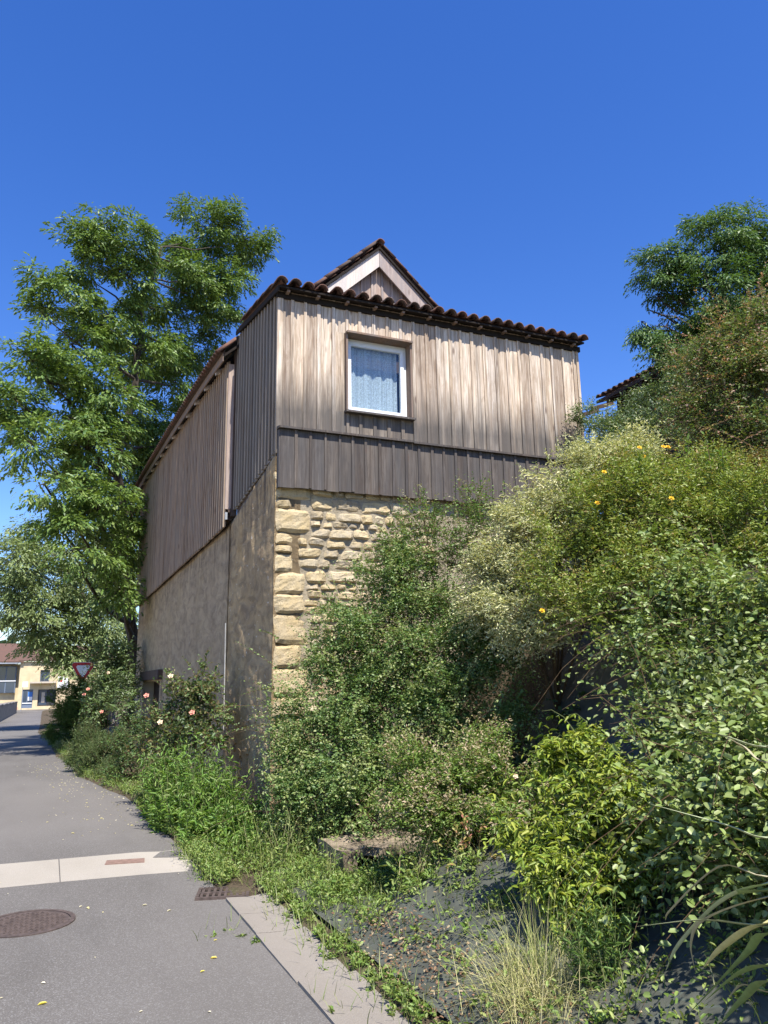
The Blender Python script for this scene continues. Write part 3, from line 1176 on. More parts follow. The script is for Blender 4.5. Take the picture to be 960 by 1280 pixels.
# doorway in the rendered wall
dr = MB().box(.28, .33, 10.7, 14.3, -.7, 1.75).build('door', M['wood_dark'], house)
for k in range(12):
    y = 10.85 + k * .3
    board((.265, y, -.5), (.265, y, 1.72), (0, 1, 0), (1, 0, 0), .29, .03).build('plank', M['wood_dark'], dr)
MB().box(-.14, .25, 10.4, 14.6, 1.74, 1.98).build('lintel', M['wood_dark'], house)
MB().box(-.06, .27, 14.32, 14.7, -.7, 1.735).build('door_jamb', M['far_trim'], house)
MB().box(-.045, .27, 10.4, 10.69, -.7, 1.735).build('door_jamb', M['plaster'], house)

# conduit up the edge of the render
MB().tube([(-.06, 2.66, .9), (-.06, 2.68, 1.6), (-.06, 2.72, 2.55)], .009, 6).build('conduit', M['pipe'], house)

# --- dark inside, so that the window looks into a room
MB().box(.3, 4.9, 2.3, 2.5, 4.4, 7.0).add(
    [(.25, .3, 4.6), (4.9, .3, 4.6), (4.9, 2.5, 4.6), (.25, 2.5, 4.6)], [(0, 1, 2, 3)]).build('room', M['room'], house)

# --- front cladding: boards with battens over their joints
WX0, WX1, WZ0, WZ1 = 1.03, 2.01, 5.36, 6.51
fc = MB()
for a, b, c_, d in ((0.03, WX0 - .02, 4.4, 7.1), (WX1 + .02, XR - .01, 4.4, 7.1), (WX0 - .02, WX1 + .02, 4.4, WZ0 - .02), (WX0 - .02, WX1 + .02, WZ1 + .02, 7.1)):
    fc.box(a, b, .05, .16, c_, d)
fc = fc.build('front_cladding', M['wood_dark'], house)
x = 0.012
joints = []
while x < XR - .03:
    wd = min(R.uniform(.185, .225), XR - x)
    c_ = x + wd / 2
    spans = [(4.62, 7.02)]
    if WX0 - .03 < x + wd and x < WX1 + .03:
        spans = [(4.62, WZ0 - .035), (WZ1 + .03, 7.02)]
        if x < WX0 - .06 or x + wd > WX1 + .06:      # board beside the window keeps its outer strip
            lo, hi = (x, WX0 - .035) if x < WX0 - .06 else (WX1 + .035, x + wd)
            if hi - lo > .03:
                board(((lo + hi) / 2, .035, WZ0 - .034), ((lo + hi) / 2, .035, WZ1 + .029), (1, 0, 0), (0, 1, 0), hi - lo - .004, .024).build('plank', M['wood_front'], fc)
    for a, b in spans:
        board((c_, .035 + R.uniform(-.002, .002), a), (c_, .035 + R.uniform(-.002, .002), b), (1, 0, 0), (0, 1, 0), wd - .005, .024).build('plank', M['wood_front'], fc)
    x += wd
    joints.append(x)
for x in [.03] + joints[:-1] + [XR - .025]:
    wd = R.uniform(.042, .056)
    spans = [(4.62, 7.01)]
    if WX0 - .05 < x < WX1 + .05:
        spans = [(4.62, WZ0 - .05), (WZ1 + .04, 7.01)]
    if x == .03:
        wd = .085
    for a, b in spans:
        board((x, .011, a), (x + R.uniform(-.004, .004), .011, b), (1, 0, 0), (0, 1, 0), wd, .023).build('batten', M['wood_front'], fc)

# --- lower skirt of silvered boards with a ledge over it
sk = MB().box(.06, 4.9, -.07, .03, 4.2, 4.9).build('lower_cladding', M['wood_dark'], house)
x = .03
k = 0
while x < 4.75:
    wd = R.uniform(.185, .215)
    zb_ = 4.13 + R.uniform(-.008, .008)
    board((x + wd / 2, -.085, zb_), (x + wd / 2, -.085, 4.935), (1, 0, 0), (0, 1, 0), wd - .004, .024).build('plank', M['wood_skirt'], sk)
    x += wd
    board((x, -.108, zb_ + R.uniform(0, .01)), (x, -.108, 4.934), (1, 0, 0), (0, 1, 0), R.uniform(.034, .046), .02).build('batten', M['wood_skirt'], sk)
board((.022, -.04, 4.13), (.022, -.04, 4.93), (0, 1, 0), (1, 0, 0), .1, .022).build('end_board', M['wood_skirt'], sk)
for a, b, dz in ((.0, 1.98, .0), (1.985, 4.85, -.012)):
    MB().add([(a, -.155, 4.937 + dz), (b, -.155, 4.937 + dz), (b, -.001, 4.95 + dz), (a, -.001, 4.95 + dz), (a, -.155, 4.966 + dz), (b, -.155, 4.966 + dz), (b, -.001, 4.99 + dz), (a, -.001, 4.99 + dz)],
             [(0, 3, 2, 1), (4, 5, 6, 7), (0, 1, 5, 4), (1, 2, 6, 5), (2, 3, 7, 6), (3, 0, 4, 7)]).build('ledge', M['wood_skirt'], sk)

# --- side cladding, grey bay
gc = MB().prism([(.05, .06, 4.5), (.05, 2.6, 4.2), (.05, 2.6, 7.42), (.05, .06, 6.94)], (0, 0, 0), (.08, 0, 0)).build('side_cladding', M['wood_dark'], house)
y = .03
js = []
while y < 2.55:
    wd = min(R.uniform(.175, .205), 2.62 - y)
    c_ = y + wd / 2
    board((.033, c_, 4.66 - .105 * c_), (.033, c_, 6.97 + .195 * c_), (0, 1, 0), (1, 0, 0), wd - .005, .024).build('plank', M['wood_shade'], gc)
    y += wd
    js.append(y)
for y in [.05] + js:
    board((.006, y, 4.67 - .105 * y), (.006, y, 6.96 + .195 * y), (0, 1, 0), (1, 0, 0), .055, .03).build('batten', M['wood_shade'], gc)

# --- long brown bay further up the road
bc = MB().box(-.06, .02, 2.8, 17.0, 4.25, 6.9).build('brown_cladding', M['wood_dark'], house)
y = 2.76
js = []
while y < 16.95:
    wd = min(R.uniform(.18, .215), 17.08 - y)
    c_ = y + wd / 2
    zb_ = 4.13 + R.uniform(-.012, .012)
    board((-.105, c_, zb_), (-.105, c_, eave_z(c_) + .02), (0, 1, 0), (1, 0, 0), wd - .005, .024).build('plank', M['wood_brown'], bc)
    y += wd
    js.append(y)
for y in [2.79] + js:
    board((-.132, y, 4.125 + R.uniform(-.01, .01)), (-.132, y, eave_z(y) + .01), (0, 1, 0), (1, 0, 0), .05, .028).build('batten', M['wood_brown'], bc)
board((-.062, 2.735, 4.42), (-.062, 2.735, 6.98), (1, 0, 0), (0, 1, 0), .125, .024).build('end_board', M['wood_gable'], bc)
board((-.015, 2.715, 4.5), (-.015, 2.715, 6.9), (1, 0, 0), (0, 1, 0), .03, .02).build('batten', M['wood_gable'], bc)
MB().box(-.12, -.085, 2.70, 2.745, 4.24, 4.36).build('bracket', M['zinc'], bc)
MB().box(-.03, .06, 2.66, 2.79, 4.3, 7.25).build('corner_post', M['wood_dark'], house)
MB().box(-.075, -.0, 2.69, 2.74, 4.36, 4.42).build('bracket', M['wood_dark'], bc)

# --- window
win = MB()
for a, b, c_, d in ((WX0, WX0 + .05, WZ0, WZ1), (WX1 - .05, WX1, WZ0, WZ1), (WX0 + .05, WX1 - .05, WZ0, WZ0 + .05), (WX0 + .05, WX1 - .05, WZ1 - .06, WZ1)):
    win.box(a, b, .125, .19, c_, d)
win = win.build('window', M['pvc'], house)
mb = MB()
a0, a1, c0, c1 = WX0 + .042, WX1 - .042, WZ0 + .042, WZ1 - .05
for a, b, c_, d in ((a0, a0 + .055, c0, c1), (a1 - .055, a1, c0, c1), (a0 + .055, a1 - .055, c0, c0 + .055), (a0 + .055, a1 - .055, c1 - .055, c1)):
    mb.box(a, b, .108, .16, c_, d)
mb.build('sash', M['pvc'], win)
MB().box(a0 + .05, a1 - .05, .138, .146, c0 + .05, c1 - .05).build('pane', M['glass'], win)
mb = MB()
nxc, nzc = 70, 14
for i in range(nxc + 1):
    u = i / nxc
    for j in range(nzc + 1):
        t = j / nzc
        x = a0 - .02 + u * (a1 - a0 - .05)
        amp = .016 * (1 - .35 * t)
        y = .215 + amp * math.sin(u * 27 + .6 * math.sin(u * 9)) + .006 * math.sin(u * 61)
        z = c0 - .05 + t * (c1 - c0 + .1)
        mb.v.append((x, y, z))
for i in range(nxc):
    for j in range(nzc):
        a = i * (nzc + 1) + j
        mb.f.append((a, a + nzc + 1, a + nzc + 2, a + 1))
mb.build('curtain', M['lace'], win, smooth=True)
for a, b, c_, d, y0, y1 in ((WX0 - .03, WX0 - .003, WZ0 - .0, WZ1 + .0, -.035, .18), (WX1 + .003, WX1 + .03, WZ0 - .0, WZ1 + .0, -.035, .18), (WX0 - .03, WX1 + .03, WZ1 + .003, WZ1 + .032, -.085, .18)):
    MB().box(a, b, y0, y1, c_, d).build('casing', M['wood_casing'], win)
MB().add([(WX0 - .05, -.085, WZ0 - .05), (WX1 + .05, -.085, WZ0 - .05), (WX1 + .05, .17, WZ0 - .03), (WX0 - .05, .17, WZ0 - .03),
          (WX0 - .05, -.085, WZ0 - .022), (WX1 + .05, -.085, WZ0 - .022), (WX1 + .05, .17, WZ0 - .002), (WX0 - .05, .17, WZ0 - .002)],
         [(0, 3, 2, 1), (4, 5, 6, 7), (0, 1, 5, 4), (1, 2, 6, 5), (2, 3, 7, 6), (3, 0, 4, 7)]).build('sill', M['wood_skirt'], win)

# --- tiles


def tile_mesh(length=.46, r0=.084, r1=.068, th=.014, n=6):
    mb = MB()
    for y, r_ in ((0, r0), (length, r1)):
        for rad in (r_, r_ - th):
            for i in range(n + 1):
                a = math.pi * i / n
                mb.v.append((rad * math.cos(a), y, rad * math.sin(a) * .95))
    m_ = n + 1
    for i in range(n):
        mb.f.append((i, i + 1, 2 * m_ + i + 1, 2 * m_ + i))                       # outside
        mb.f.append((m_ + i + 1, m_ + i, 3 * m_ + i, 3 * m_ + i + 1))             # inside
        mb.f.append((i + 1, i, m_ + i, m_ + i + 1))                               # ends
        mb.f.append((2 * m_ + i, 2 * m_ + i + 1, 3 * m_ + i + 1, 3 * m_ + i))
    mb.f.append((0, 2 * m_, 3 * m_, m_))
    mb.f.append((n, m_ + n, 3 * m_ + n, 2 * m_ + n))
    me = bpy.data.meshes.new('tile')
    me.from_pydata(mb.v, [], mb.f)
    me.update()
    me.polygons.foreach_set('use_smooth', [True] * len(me.polygons))
    me.materials.append(M['tile'])
    return me


TILE = tile_mesh()


def put_tile(parent, at, along, upv, name='tile'):
    along, upv = Vector(along).normalized(), Vector(upv).normalized()
    xv = along.cross(upv)
    upv = xv.cross(along)
    o = bpy.data.objects.new(name, TILE)
    col.objects.link(o)
    o.parent = parent
    m3 = Matrix((xv, along, upv)).transposed()
    jit = Matrix.Rotation(R.uniform(-.03, .03), 3, 'Z') @ Matrix.Rotation(R.uniform(-.02, .02), 3, 'X')
    o.matrix_local = Matrix.Translation(Vector(at) - WORLD_AT[parent.name]) @ (m3 @ jit).to_4x4()
    return o


# front lean-to roof
SLP = .195
fr = MB().prism([(-.04, -.14, 6.988), (XR + .02, -.14, 6.988), (XR + .02, 2.62, 6.99 + 2.79 * SLP), (-.04, 2.62, 6.99 + 2.79 * SLP)], (0, 0, 0), (0, 0, .03)).build('front_roof', M['near_black'], house)
al, upv = Vector((0, 1, SLP)), Vector((0, -SLP, 1))
ncol = 26
for i in range(ncol):
    x = -.01 + (XR - .02) * i / (ncol - 1)
    for j in range(6):
        y = -.2 + j * .4 + (R.uniform(-.02, .02))
        put_tile(fr, (x + R.uniform(-.006, .006), y, 7.035 + (y + .17) * SLP + .012 + .012 * (j > 0)), al, upv)
mb = MB()
for i in range(ncol - 1):
    x = -.01 + (XR + .05) * (i + .5) / (ncol - 1)
    rows = []
    for y in (-.16, 2.6):
        for q in range(5):
            a = math.pi * (1 + q / 4)
            rows.append((x + .1 * math.cos(a), y, 7.085 + (y + .17) * SLP + .06 * math.sin(a)))
    mb.add(rows, [(q, q + 1, q + 6, q + 5) for q in range(4)])
tag(mb.build('tile_channels', M['tile'], fr), kind='stuff')
for i in range(12):
    x = .12 + i * .442
    MB().box(x - .02, x + .02, -.115, .03, 6.955, 6.984).build('rafter', M['wood_casing'], fr)
MB().box(-.02, XR + .03, -.012, .03, 6.9, 6.985).build('wall_plate', M['near_black'], fr)
MB().prism([(-.045, -.135, 6.93), (-.045, 2.62, 6.93 + 2.79 * SLP), (-.045, 2.62, 7.0 + 2.79 * SLP), (-.045, -.135, 6.995)], (0, 0, 0), (.022, 0, 0)).build('verge_board', M['near_black'], fr)

# main roof: ridge along y, gable above the front lean-to
RX, RZ = 2.66, 9.70
GY = 2.54
mr = MB()
sl = (RZ - 7.0) / (RX + .22)


def ridge_z(y):
    return RZ + (eave_z(y) - 7.0)


ysl = [GY] + [p[0] for p in EAVE[1:]]
for side in (-1, 1):
    for a, b in zip(ysl, ysl[1:]):
        xe = -.24 if side < 0 else 5.5
        q = [(xe, a, eave_z(a) + .03), (RX, a, ridge_z(a)), (RX, b, ridge_z(b)), (xe, b, eave_z(b) + .03)]
        mr.prism(q, (0, 0, 0), (0, 0, .05))
mr = mr.build('main_roof', M['near_black'], house)
gv = Vector((RX + .22, 0, RZ - 7.0)).normalized()      # up the left slope
gvr = Vector((-(5.5 - RX), 0, RZ - 7.0)).normalized()
ln = math.hypot(RX + .22, RZ - 7.0)
for side, g, x0 in ((-1, gv, -.22), (1, gvr, 5.48)):
    nrm = Vector((-g.z, 0, g.x)) if side < 0 else Vector((g.z, 0, -g.x))
    nrow = 12
    for j in range(nrow):
        d = -.06 + j * .325
        for c_ in range(3 if side < 0 else 3):
            y = GY + .06 + c_ * .19
            p = Vector((x0, y, 7.0 + .09)) + g * d + nrm * .045
            if p.z > 8.2:
                put_tile(mr, p, g, nrm)
    # everything behind the verge rows, too high to see from the road
nrmL = Vector((-gv.z, 0, gv.x))
y = GY + .1
while y < 18.7:
    put_tile(mr, Vector((-.3, y, eave_z(y) + .05)) + nrmL * .05, gv, nrmL)
    y += .2
for k in range(5):
    put_tile(mr, Vector((RX, GY - .06 + k * .36, RZ + .1 + k * .02)), (0, 1, .02), (0, 0, 1))
mb = MB()
for side in (-1, 1):
    for a, b in zip(ysl, ysl[1:]):
        n = max(1, int((b - a) / .2))
        for i in range(n):
            y = a + (b - a) * (i + .5) / n
            if y < GY + .65:
                continue
            xe = -.1 if side < 0 else 5.4
            ze = eave_z(y) + .13
            rows = []
            for (xx, zz) in ((xe, ze), (RX, ridge_z(y) + .05)):
                for q in range(5):
                    an = math.pi * q / 4
                    rows.append((xx, y + .1 * math.cos(an), zz + .08 * math.sin(an)))
            mb.add(rows, [(q, q + 1, q + 6, q + 5) for q in range(4)])
tag(mb.build('tiling', M['tile'], mr), kind='stuff')
# eave board and rafter feet along the road side
for (a, za), (b, zb_) in zip(EAVE, EAVE[1:]):
    MB().prism([(-.255, a + .004, za - .03), (-.255, b - .004, zb_ - .03), (-.255, b - .004, zb_ + .11), (-.255, a + .004, za + .11)], (0, 0, 0), (.022, 0, 0)).build('fascia', M['wood_casing'], mr)
    MB().prism([(-.3, a + .004, za + .112), (-.3, b - .004, zb_ + .112), (-.1, b - .004, zb_ + .13), (-.1, a + .004, za + .13)], (0, 0, 0), (0, 0, .02)).build('eave_board', M['wood_dark'], mr)
y = 3.4
while y < 18.5:
    z = eave_z(y)
    MB().beam((-.228, y, z - .03), (.1, y, z + .12), (0, .035, 0), (0, 0, .04)).build('rafter', M['wood_barge'], mr)
    y += 1.12
# zinc flashing where the two roofs meet
MB().prism([(-.2, 2.66, 7.22), (.75, 2.66, 8.12), (.75, 3.1, 8.13), (-.2, 3.1, 7.23)], (0, 0, 0), (-.04, 0, .05)).build('flashing', M['zinc'], mr)

# gable: boards, battens and barge boards
gb = MB().prism([(.4, 2.78, 7.3), (4.9, 2.78, 7.3), (RX, 2.78, 9.6)], (0, 0, 0), (0, .1, 0)).build('gable', M['wood_dark'], house)


def gable_top(x):
    return RZ - .12 - abs(x - RX) * (sl if x < RX else (RZ - 7.0) / (5.5 - RX))


x = 1.3
while x < 4.1:
    wd = .21
    c_ = x + wd / 2
    q = [(x + .003, 2.74, 7.6), (x + wd - .003, 2.74, 7.6), (x + wd - .003, 2.74, gable_top(x + wd)), (x + .003, 2.74, gable_top(x))]
    if x < RX < x + wd:
        q = q[:3] + [(RX, 2.74, gable_top(RX))] + q[3:]
    MB().prism(q, (0, 0, 0), (0, .025, 0)).build('plank', M['wood_gable'], gb)
    board((x, 2.728, 7.6), (x, 2.728, gable_top(x) - .02), (1, 0, 0), (0, 1, 0), .045, .022).build('batten', M['wood_gable'], gb)
    x += wd
for side, xe in ((-1, .9), (1, 4.6)):
    s2 = sl if side < 0 else (RZ - 7.0) / (5.5 - RX)
    top = (RX, GY + .04, RZ - .0)
    bot = (xe, GY + .04, RZ - abs(xe - RX) * s2)
    dz = .36
    q = [top, bot, (bot[0], bot[1], bot[2] - dz), (top[0], top[1], top[2] - dz)]
    off = -.003 if side < 0 else .003
    q = [(a + off * (1 if a == RX else 0), b, c_) for a, b, c_ in q]
    MB().prism(q, (0, 0, 0), (0, .03, 0)).build('barge_board', M['wood_barge'] if side < 0 else M['wood_gable'], gb)
# right-hand flank and back of the house
MB().box(XR - .12, XR - .015, .17, 17.0, 1.5, 6.9).build('flank_wall', M['rubble'], house)
MB().box(.0, 5.0, 16.85, 17.04, -.6, 7.4).build('back_wall', M['plaster'], house)

# ------------------------------------------------------------------ barn on the right
barn = empty('barn', (13, 2, 3.4), 'dark barn with a tiled eave rising behind the bushes on the right', 'barn')
BZ = 8.6
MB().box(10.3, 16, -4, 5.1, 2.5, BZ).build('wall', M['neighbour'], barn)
br = MB().prism([(9.9, -4.3, BZ - .1), (9.9, 5.4, BZ - .1), (13.2, 5.4, BZ + 1.1), (13.2, -4.3, BZ + 1.1)], (0, 0, 0), (0, 0, .08))
br.prism([(16.4, -4.3, BZ - .1), (16.4, 5.4, BZ - .1), (13.2, 5.4, BZ + 1.1), (13.2, -4.3, BZ + 1.1)], (0, 0, 0), (0, 0, .08))
br = br.build('roof', M['wood_dark'], barn)
g = Vector((3.3, 0, 1.2)).normalized()
for k in range(46):
    put_tile(br, (9.84, -4.2 + k * .21, BZ + .01), g, (-g.z, 0, g.x))
for k in range(18):
    y = -4 + k * .6
    MB().beam((9.92, y, BZ - .16), (10.6, y, BZ + .08), (0, .04, 0), (0, 0, .05)).build('rafter', M['wood_dark'], barn)

# ------------------------------------------------------------------ house at the end of the road
fh = empty('ochre_house', (-4, 90, -1), 'ochre rendered house with a balcony facing down the end of the road', 'house')
FY = 88.0


def fbox(x0, x1, z0, z1, y0, y1):
    return MB().box(x0, x1, FY + y0, FY + y1, z0, z1)


mb = MB()
for x0, x1, z0, z1 in ((-5.75, -5.3, -1.2, 4.45), (-4.2, -3.68, -1.2, 4.45), (-1.78, 4.0, -1.2, 4.45), (-5.3, -4.2, 1.36, 4.45), (-5.3, -4.2, -1.2, -.7),
                       (-3.68, -1.78, -1.2, -.5), (-3.68, -1.78, 1.33, 2.18), (-3.68, -3.6, 2.18, 4.45), (-2.6, -1.78, 2.18, 4.45), (-3.6, -2.6, 3.5, 4.45)):
    mb.box(x0, x1, FY, FY + .35, z0, z1)
mb.build('wall', M['far_wall'], fh)
MB().box(-16, -5.76, FY + 1.2, FY + 1.5, -1.2, 4.2).build('wing_wall', M['far_wall'], fh)
MB().prism([(-16.4, FY - .35, 4.35), (-5.4, FY - .35, 4.35), (-5.4, FY + 5, 6.6), (-16.4, FY + 5, 6.6)], (0, 0, 0), (0, 0, .12)).build('roof', M['tile'], fh)
MB().prism([(-5.9, FY - .3, 4.47), (4.3, FY - .3, 4.47), (4.3, FY + 5, 6.4), (-5.9, FY + 5, 6.4)], (0, 0, 0), (0, 0, .12)).build('roof', M['tile'], fh)
MB().box(-16.2, -5.7, FY - .36, FY - .28, 4.2, 4.34).build('gutter', M['zinc'], fh)
MB().box(-5.76, -5.7, FY - .05, FY + 1.2, -1.2, 4.2).build('wing_corner', M['red_paint'], fh).scale = (1, 1, .12)
wn = fbox(-9.2, -6.1, 1.0, 3.95, .75, 1.2).build('window', M['blue_frame'], fh)
for k in range(3):
    for z0, z1 in ((1.05, 2.25), (2.4, 3.85)):
        fbox(-9.1 + k * 1.0, -8.2 + k * 1.0, z0, z1, .72, .8).build('pane', M['far_glass'], wn)
fbox(-9.2, -6.1, 2.28, 2.38, .66, .75).build('rail', M['white_paint'], wn)
# shop window with a blue poster
wn = fbox(-5.3, -4.2, -.7, 1.36, .12, .2).build('window', M['blue_frame'], fh)
fbox(-5.2, -4.8, -.2, 1.25, .09, .115).build('pane', M['far_glass'], wn)
fbox(-4.72, -4.3, -.2, 1.25, .09, .115).build('pane', M['far_glass'], wn)
fbox(-4.70, -4.24, .55, 1.1, .05, .085).build('poster', M['blue_panel'], wn)
fbox(-4.70, -4.24, .12, .54, .05, .085).build('poster', M['white_paint'], wn)
fbox(-5.25, -4.25, -.2, -.1, .05, .085).build('rail', M['white_paint'], wn)
# doorway
wn = fbox(-3.68, -1.78, -.5, 1.33, .2, .3).build('door', M['dark_paint'], fh)
fbox(-3.55, -2.75, -.4, 1.25, .15, .19).build('pane', M['far_glass'], wn)
fbox(-2.65, -1.9, -.4, 1.25, .1, .18).build('leaf', M['dark_paint'], wn)
fbox(-3.3, -2.95, -.1, 1.0, .12, .145).build('blind', M['far_trim'], wn)
# balcony
bl = fbox(-4.6, -1.85, 2.02, 2.2, -1.1, .0).build('balcony', M['far_trim'], fh)
fbox(-4.6, -3.62, 2.2, 3.25, -1.1, -.95).build('parapet', M['far_wall'], bl)
fbox(-2.58, -1.85, 2.2, 3.25, -1.1, -.95).build('parapet', M['far_wall'], bl)
for k in range(9):
    fbox(-3.58 + k * .12, -3.56 + k * .12, 2.2, 3.2, -1.06, -1.02).build('baluster', M['dark_paint'], bl)
fbox(-3.62, -2.58, 3.2, 3.26, -1.07, -1.01).build('rail', M['dark_paint'], bl)
wn = fbox(-3.6, -2.6, 2.2, 3.5, .15, .22).build('window', M['blue_frame'], fh)
fbox(-3.52, -3.13, 2.3, 3.42, .12, .145).build('pane', M['far_glass'], wn)
fbox(-3.07, -2.68, 2.3, 3.42, .12, .145).build('pane', M['far_glass'], wn)
ws = fbox(-1.7, -.6, 1.45, 2.75, -.06, -.005).build('wall_sign', M['white_paint'], fh)
MB().prism([(-1.35 + .16 * math.cos(k * math.pi / 8), FY - .08, 2.3 + .16 * math.sin(k * math.pi / 8)) for k in range(16)], (0, 0, 0), (0, .018, 0)).build('emblem', M['red_paint'], ws)

# small panel on a post in front of it
sp = empty('street_sign', (-5.2, 84.5, -.9), 'small grey panel on a thin post before the ochre house', 'sign')
MB().tube([(-5.2, 84.5, -.95), (-5.2, 84.5, 2.25)], .035, 6).build('post', M['steel'], sp)
MB().box(-5.25, -4.72, 84.42, 84.455, 1.62, 2.2).build('panel', M['white_paint'], sp)

# low wall on the left of the road with a rail on it
lw = empty('garden_wall', (-5.5, 60, -.6), 'low stone garden wall beside the far end of the road', 'wall')
mb = MB()
for k in range(17):
    y0 = 44 + k * 2.0
    mb.box(-5.75, -5.4, y0, y0 + 1.995, base_z(y0) - .2, base_z(y0) + .95 + .03 * (k % 3))
mb.build('masonry', M['garden_wall'], lw)
for k in range(17):
    y0 = 44 + k * 2.0
    MB().box(-5.8, -5.35, y0, y0 + 1.98, base_z(y0) + .97 + .03 * (k % 3), base_z(y0) + 1.05 + .03 * (k % 3)).build('coping', M['slab'], lw)

# ------------------------------------------------------------------ give-way sign
ys_ = empty('give_way_sign', (-1.48, 21.32, base_z(21)), 'red and white triangular give way sign behind the roses', 'road sign')
MB().tube([(-1.48, 21.36, base_z(21)), (-1.48, 21.36, 2.42)], .03, 8).build('pole', M['steel'], ys_)


def tri(sz, y, cz=2.2):
    c_ = []
    for k in range(3):
        a0 = math.radians(-90 + 120 * k)
        for da in (-.16, 0, .16):
            rr = sz * (0.97 if da == 0 else .93)
            c_.append((-1.48 + rr * math.cos(a0 + da), y, cz + rr * math.sin(a0 + da)))
    return c_


MB().prism(tri(.44, 21.30), (0, 0, 0), (0, .025, 0)).build('plate', M['red_paint'], ys_)
MB().prism(tri(.27, 21.285), (0, 0, 0), (0, .012, 0)).build('panel', M['white_paint'], ys_)
mb = MB()
for p, q in zip(tri(.455, 21.31), tri(.455, 21.31)[1:] + tri(.455, 21.31)[:1]):
    mb.beam(p, q, (0, .016, 0), (0, 0, .006))
mb.build('edge', M['white_paint'], ys_)

# ------------------------------------------------------------------ concrete trough on the bank
tz = base_z(-3)
tr = empty('concrete_trough', (.15, -2.9, tz), 'stained old concrete trough half buried in weeds on the bank', 'trough')


def rough_box(x0, x1, y0, y1, z0, z1, amp=.012, seed=0):
    mb = MB()
    n = 6
    idx = {}
    for i in range(n + 1):
        for j in range(n + 1):
            for k in range(n + 1):
                if i in (0, n) or j in (0, n) or k in (0, n):
                    p = Vector((x0 + (x1 - x0) * i / n, y0 + (y1 - y0) * j / n, z0 + (z1 - z0) * k / n))
                    d = Vector([mnoise.noise(p * 5 + Vector((seed, q * 7.1, 0))) for q in range(3)]) * amp
                    idx[i, j, k] = len(mb.v)
                    mb.v.append(tuple(p + d))
    for a in range(n):
        for b in range(n):
            for s in (0, n):
                q = [idx[s, a, b], idx[s, a + 1, b], idx[s, a + 1, b + 1], idx[s, a, b + 1]]
                mb.f.append(tuple(q if s else q[::-1]))
                q = [idx[a, s, b], idx[a + 1, s, b], idx[a + 1, s, b + 1], idx[a, s, b + 1]]
                mb.f.append(tuple(q[::-1] if s else q))
                q = [idx[a, b, s], idx[a + 1, b, s], idx[a + 1, b + 1, s], idx[a, b + 1, s]]
                mb.f.append(tuple(q if s else q[::-1]))
    return mb


rough_box(-.1, .66, -3.12, -2.3, .14, .2, .05, 1).build('top_slab', M['trough'], tr)
rough_box(-.2, -.09, -3.14, -2.4, -.2, .19, .03, 2).build('side_slab', M['trough'], tr)
rough_box(.13, .33, -3.06, -2.95, -.2, .13, .03, 3).build('front_slab', M['trough'], tr)
rough_box(.38, .62, -3.03, -2.9, -.15, .13, .03, 6).build('front_slab', M['trough'], tr)
rough_box(.56, .66, -3.08, -2.4, -.1, .14, .03, 4).build('side_slab', M['trough'], tr)
rough_box(-.1, .6, -2.6, -2.5, -.1, .14, .02, 5).build('back_slab', M['trough'], tr)

# ------------------------------------------------------------------ where the plants' masses stand (x, y, z, radius)
LOCUST = [(-1.37, 16.31, 16.69, 1.29), (-2.56, 16.34, 16.75, 0.94), (2.15, 18.95, 19.72, 1.57), (3.52, 18.69, 19.44, 1.12), (0.97, 19.12, 18.04, 1.22), (-3.03, 15.34, 14.04, 0.88), (-3.77, 15.31, 14.39, 0.46), (-3.98, 14.3, 11.44, 0.77), (-1.74, 16.33, 13.98, 1.26), (0.38, 19.19, 16.05, 1.32), (2.25, 18.93, 16.62, 1.47), (-3.26, 14.33, 10.58, 1.21), (-4.02, 13.3, 9.55, 0.82), (-1.62, 15.32, 10.86, 1.29), (0.31, 20.2, 13.75, 1.46), (1.79, 20.02, 15.12, 1.37), (-3.49, 12.82, 8.17, 0.75), (-2.01, 14.33, 8.65, 1.21), (-0.4, 20.26, 9.91, 1.54), (-3.08, 11.84, 6.82, 0.51), (-1.71, 13.32, 6.59, 0.92), (-2.11, 12.34, 5.68, 0.65), (-2.24, 11.84, 5.05, 0.46), (-0.57, 20.27, 7.7, 1.21), (-0.2, 20.25, 6.19, 1.08), (0.89, 20.14, 10.81, 1.44), (0.39, 20.19, 8.85, 1.29), (2.93, 18.81, 17.75, 0.97), (-1.94, 16.33, 17.45, 0.73), (-0.85, 14.28, 4.31, 0.71), (-1.62, 13.32, 5.09, 0.68), (-0.51, 15.25, 5.93, 0.85), (-2.73, 12.34, 5.97, 0.43), (-2.16, 13.34, 7.03, 0.78), (-0.56, 15.26, 6.96, 0.86), (-2.68, 15.34, 12.36, 0.93), (-3.44, 15.33, 13.06, 0.67), (-0.77, 16.28, 12.93, 0.99), (0.5, 18.17, 13.79, 1.02), (-1.04, 16.3, 15.45, 0.95), (-2.34, 16.34, 15.36, 0.82), (-3.83, 14.31, 9.44, 0.71), (-2.74, 14.34, 9.58, 0.87), (-0.28, 19.25, 11.52, 1.21), (1.11, 19.1, 12.95, 1.11), (-1.54, 15.32, 9.52, 1.02), (1.54, 18.03, 17.06, 1.05), (-2.17, 14.34, 7.63, 0.81)]
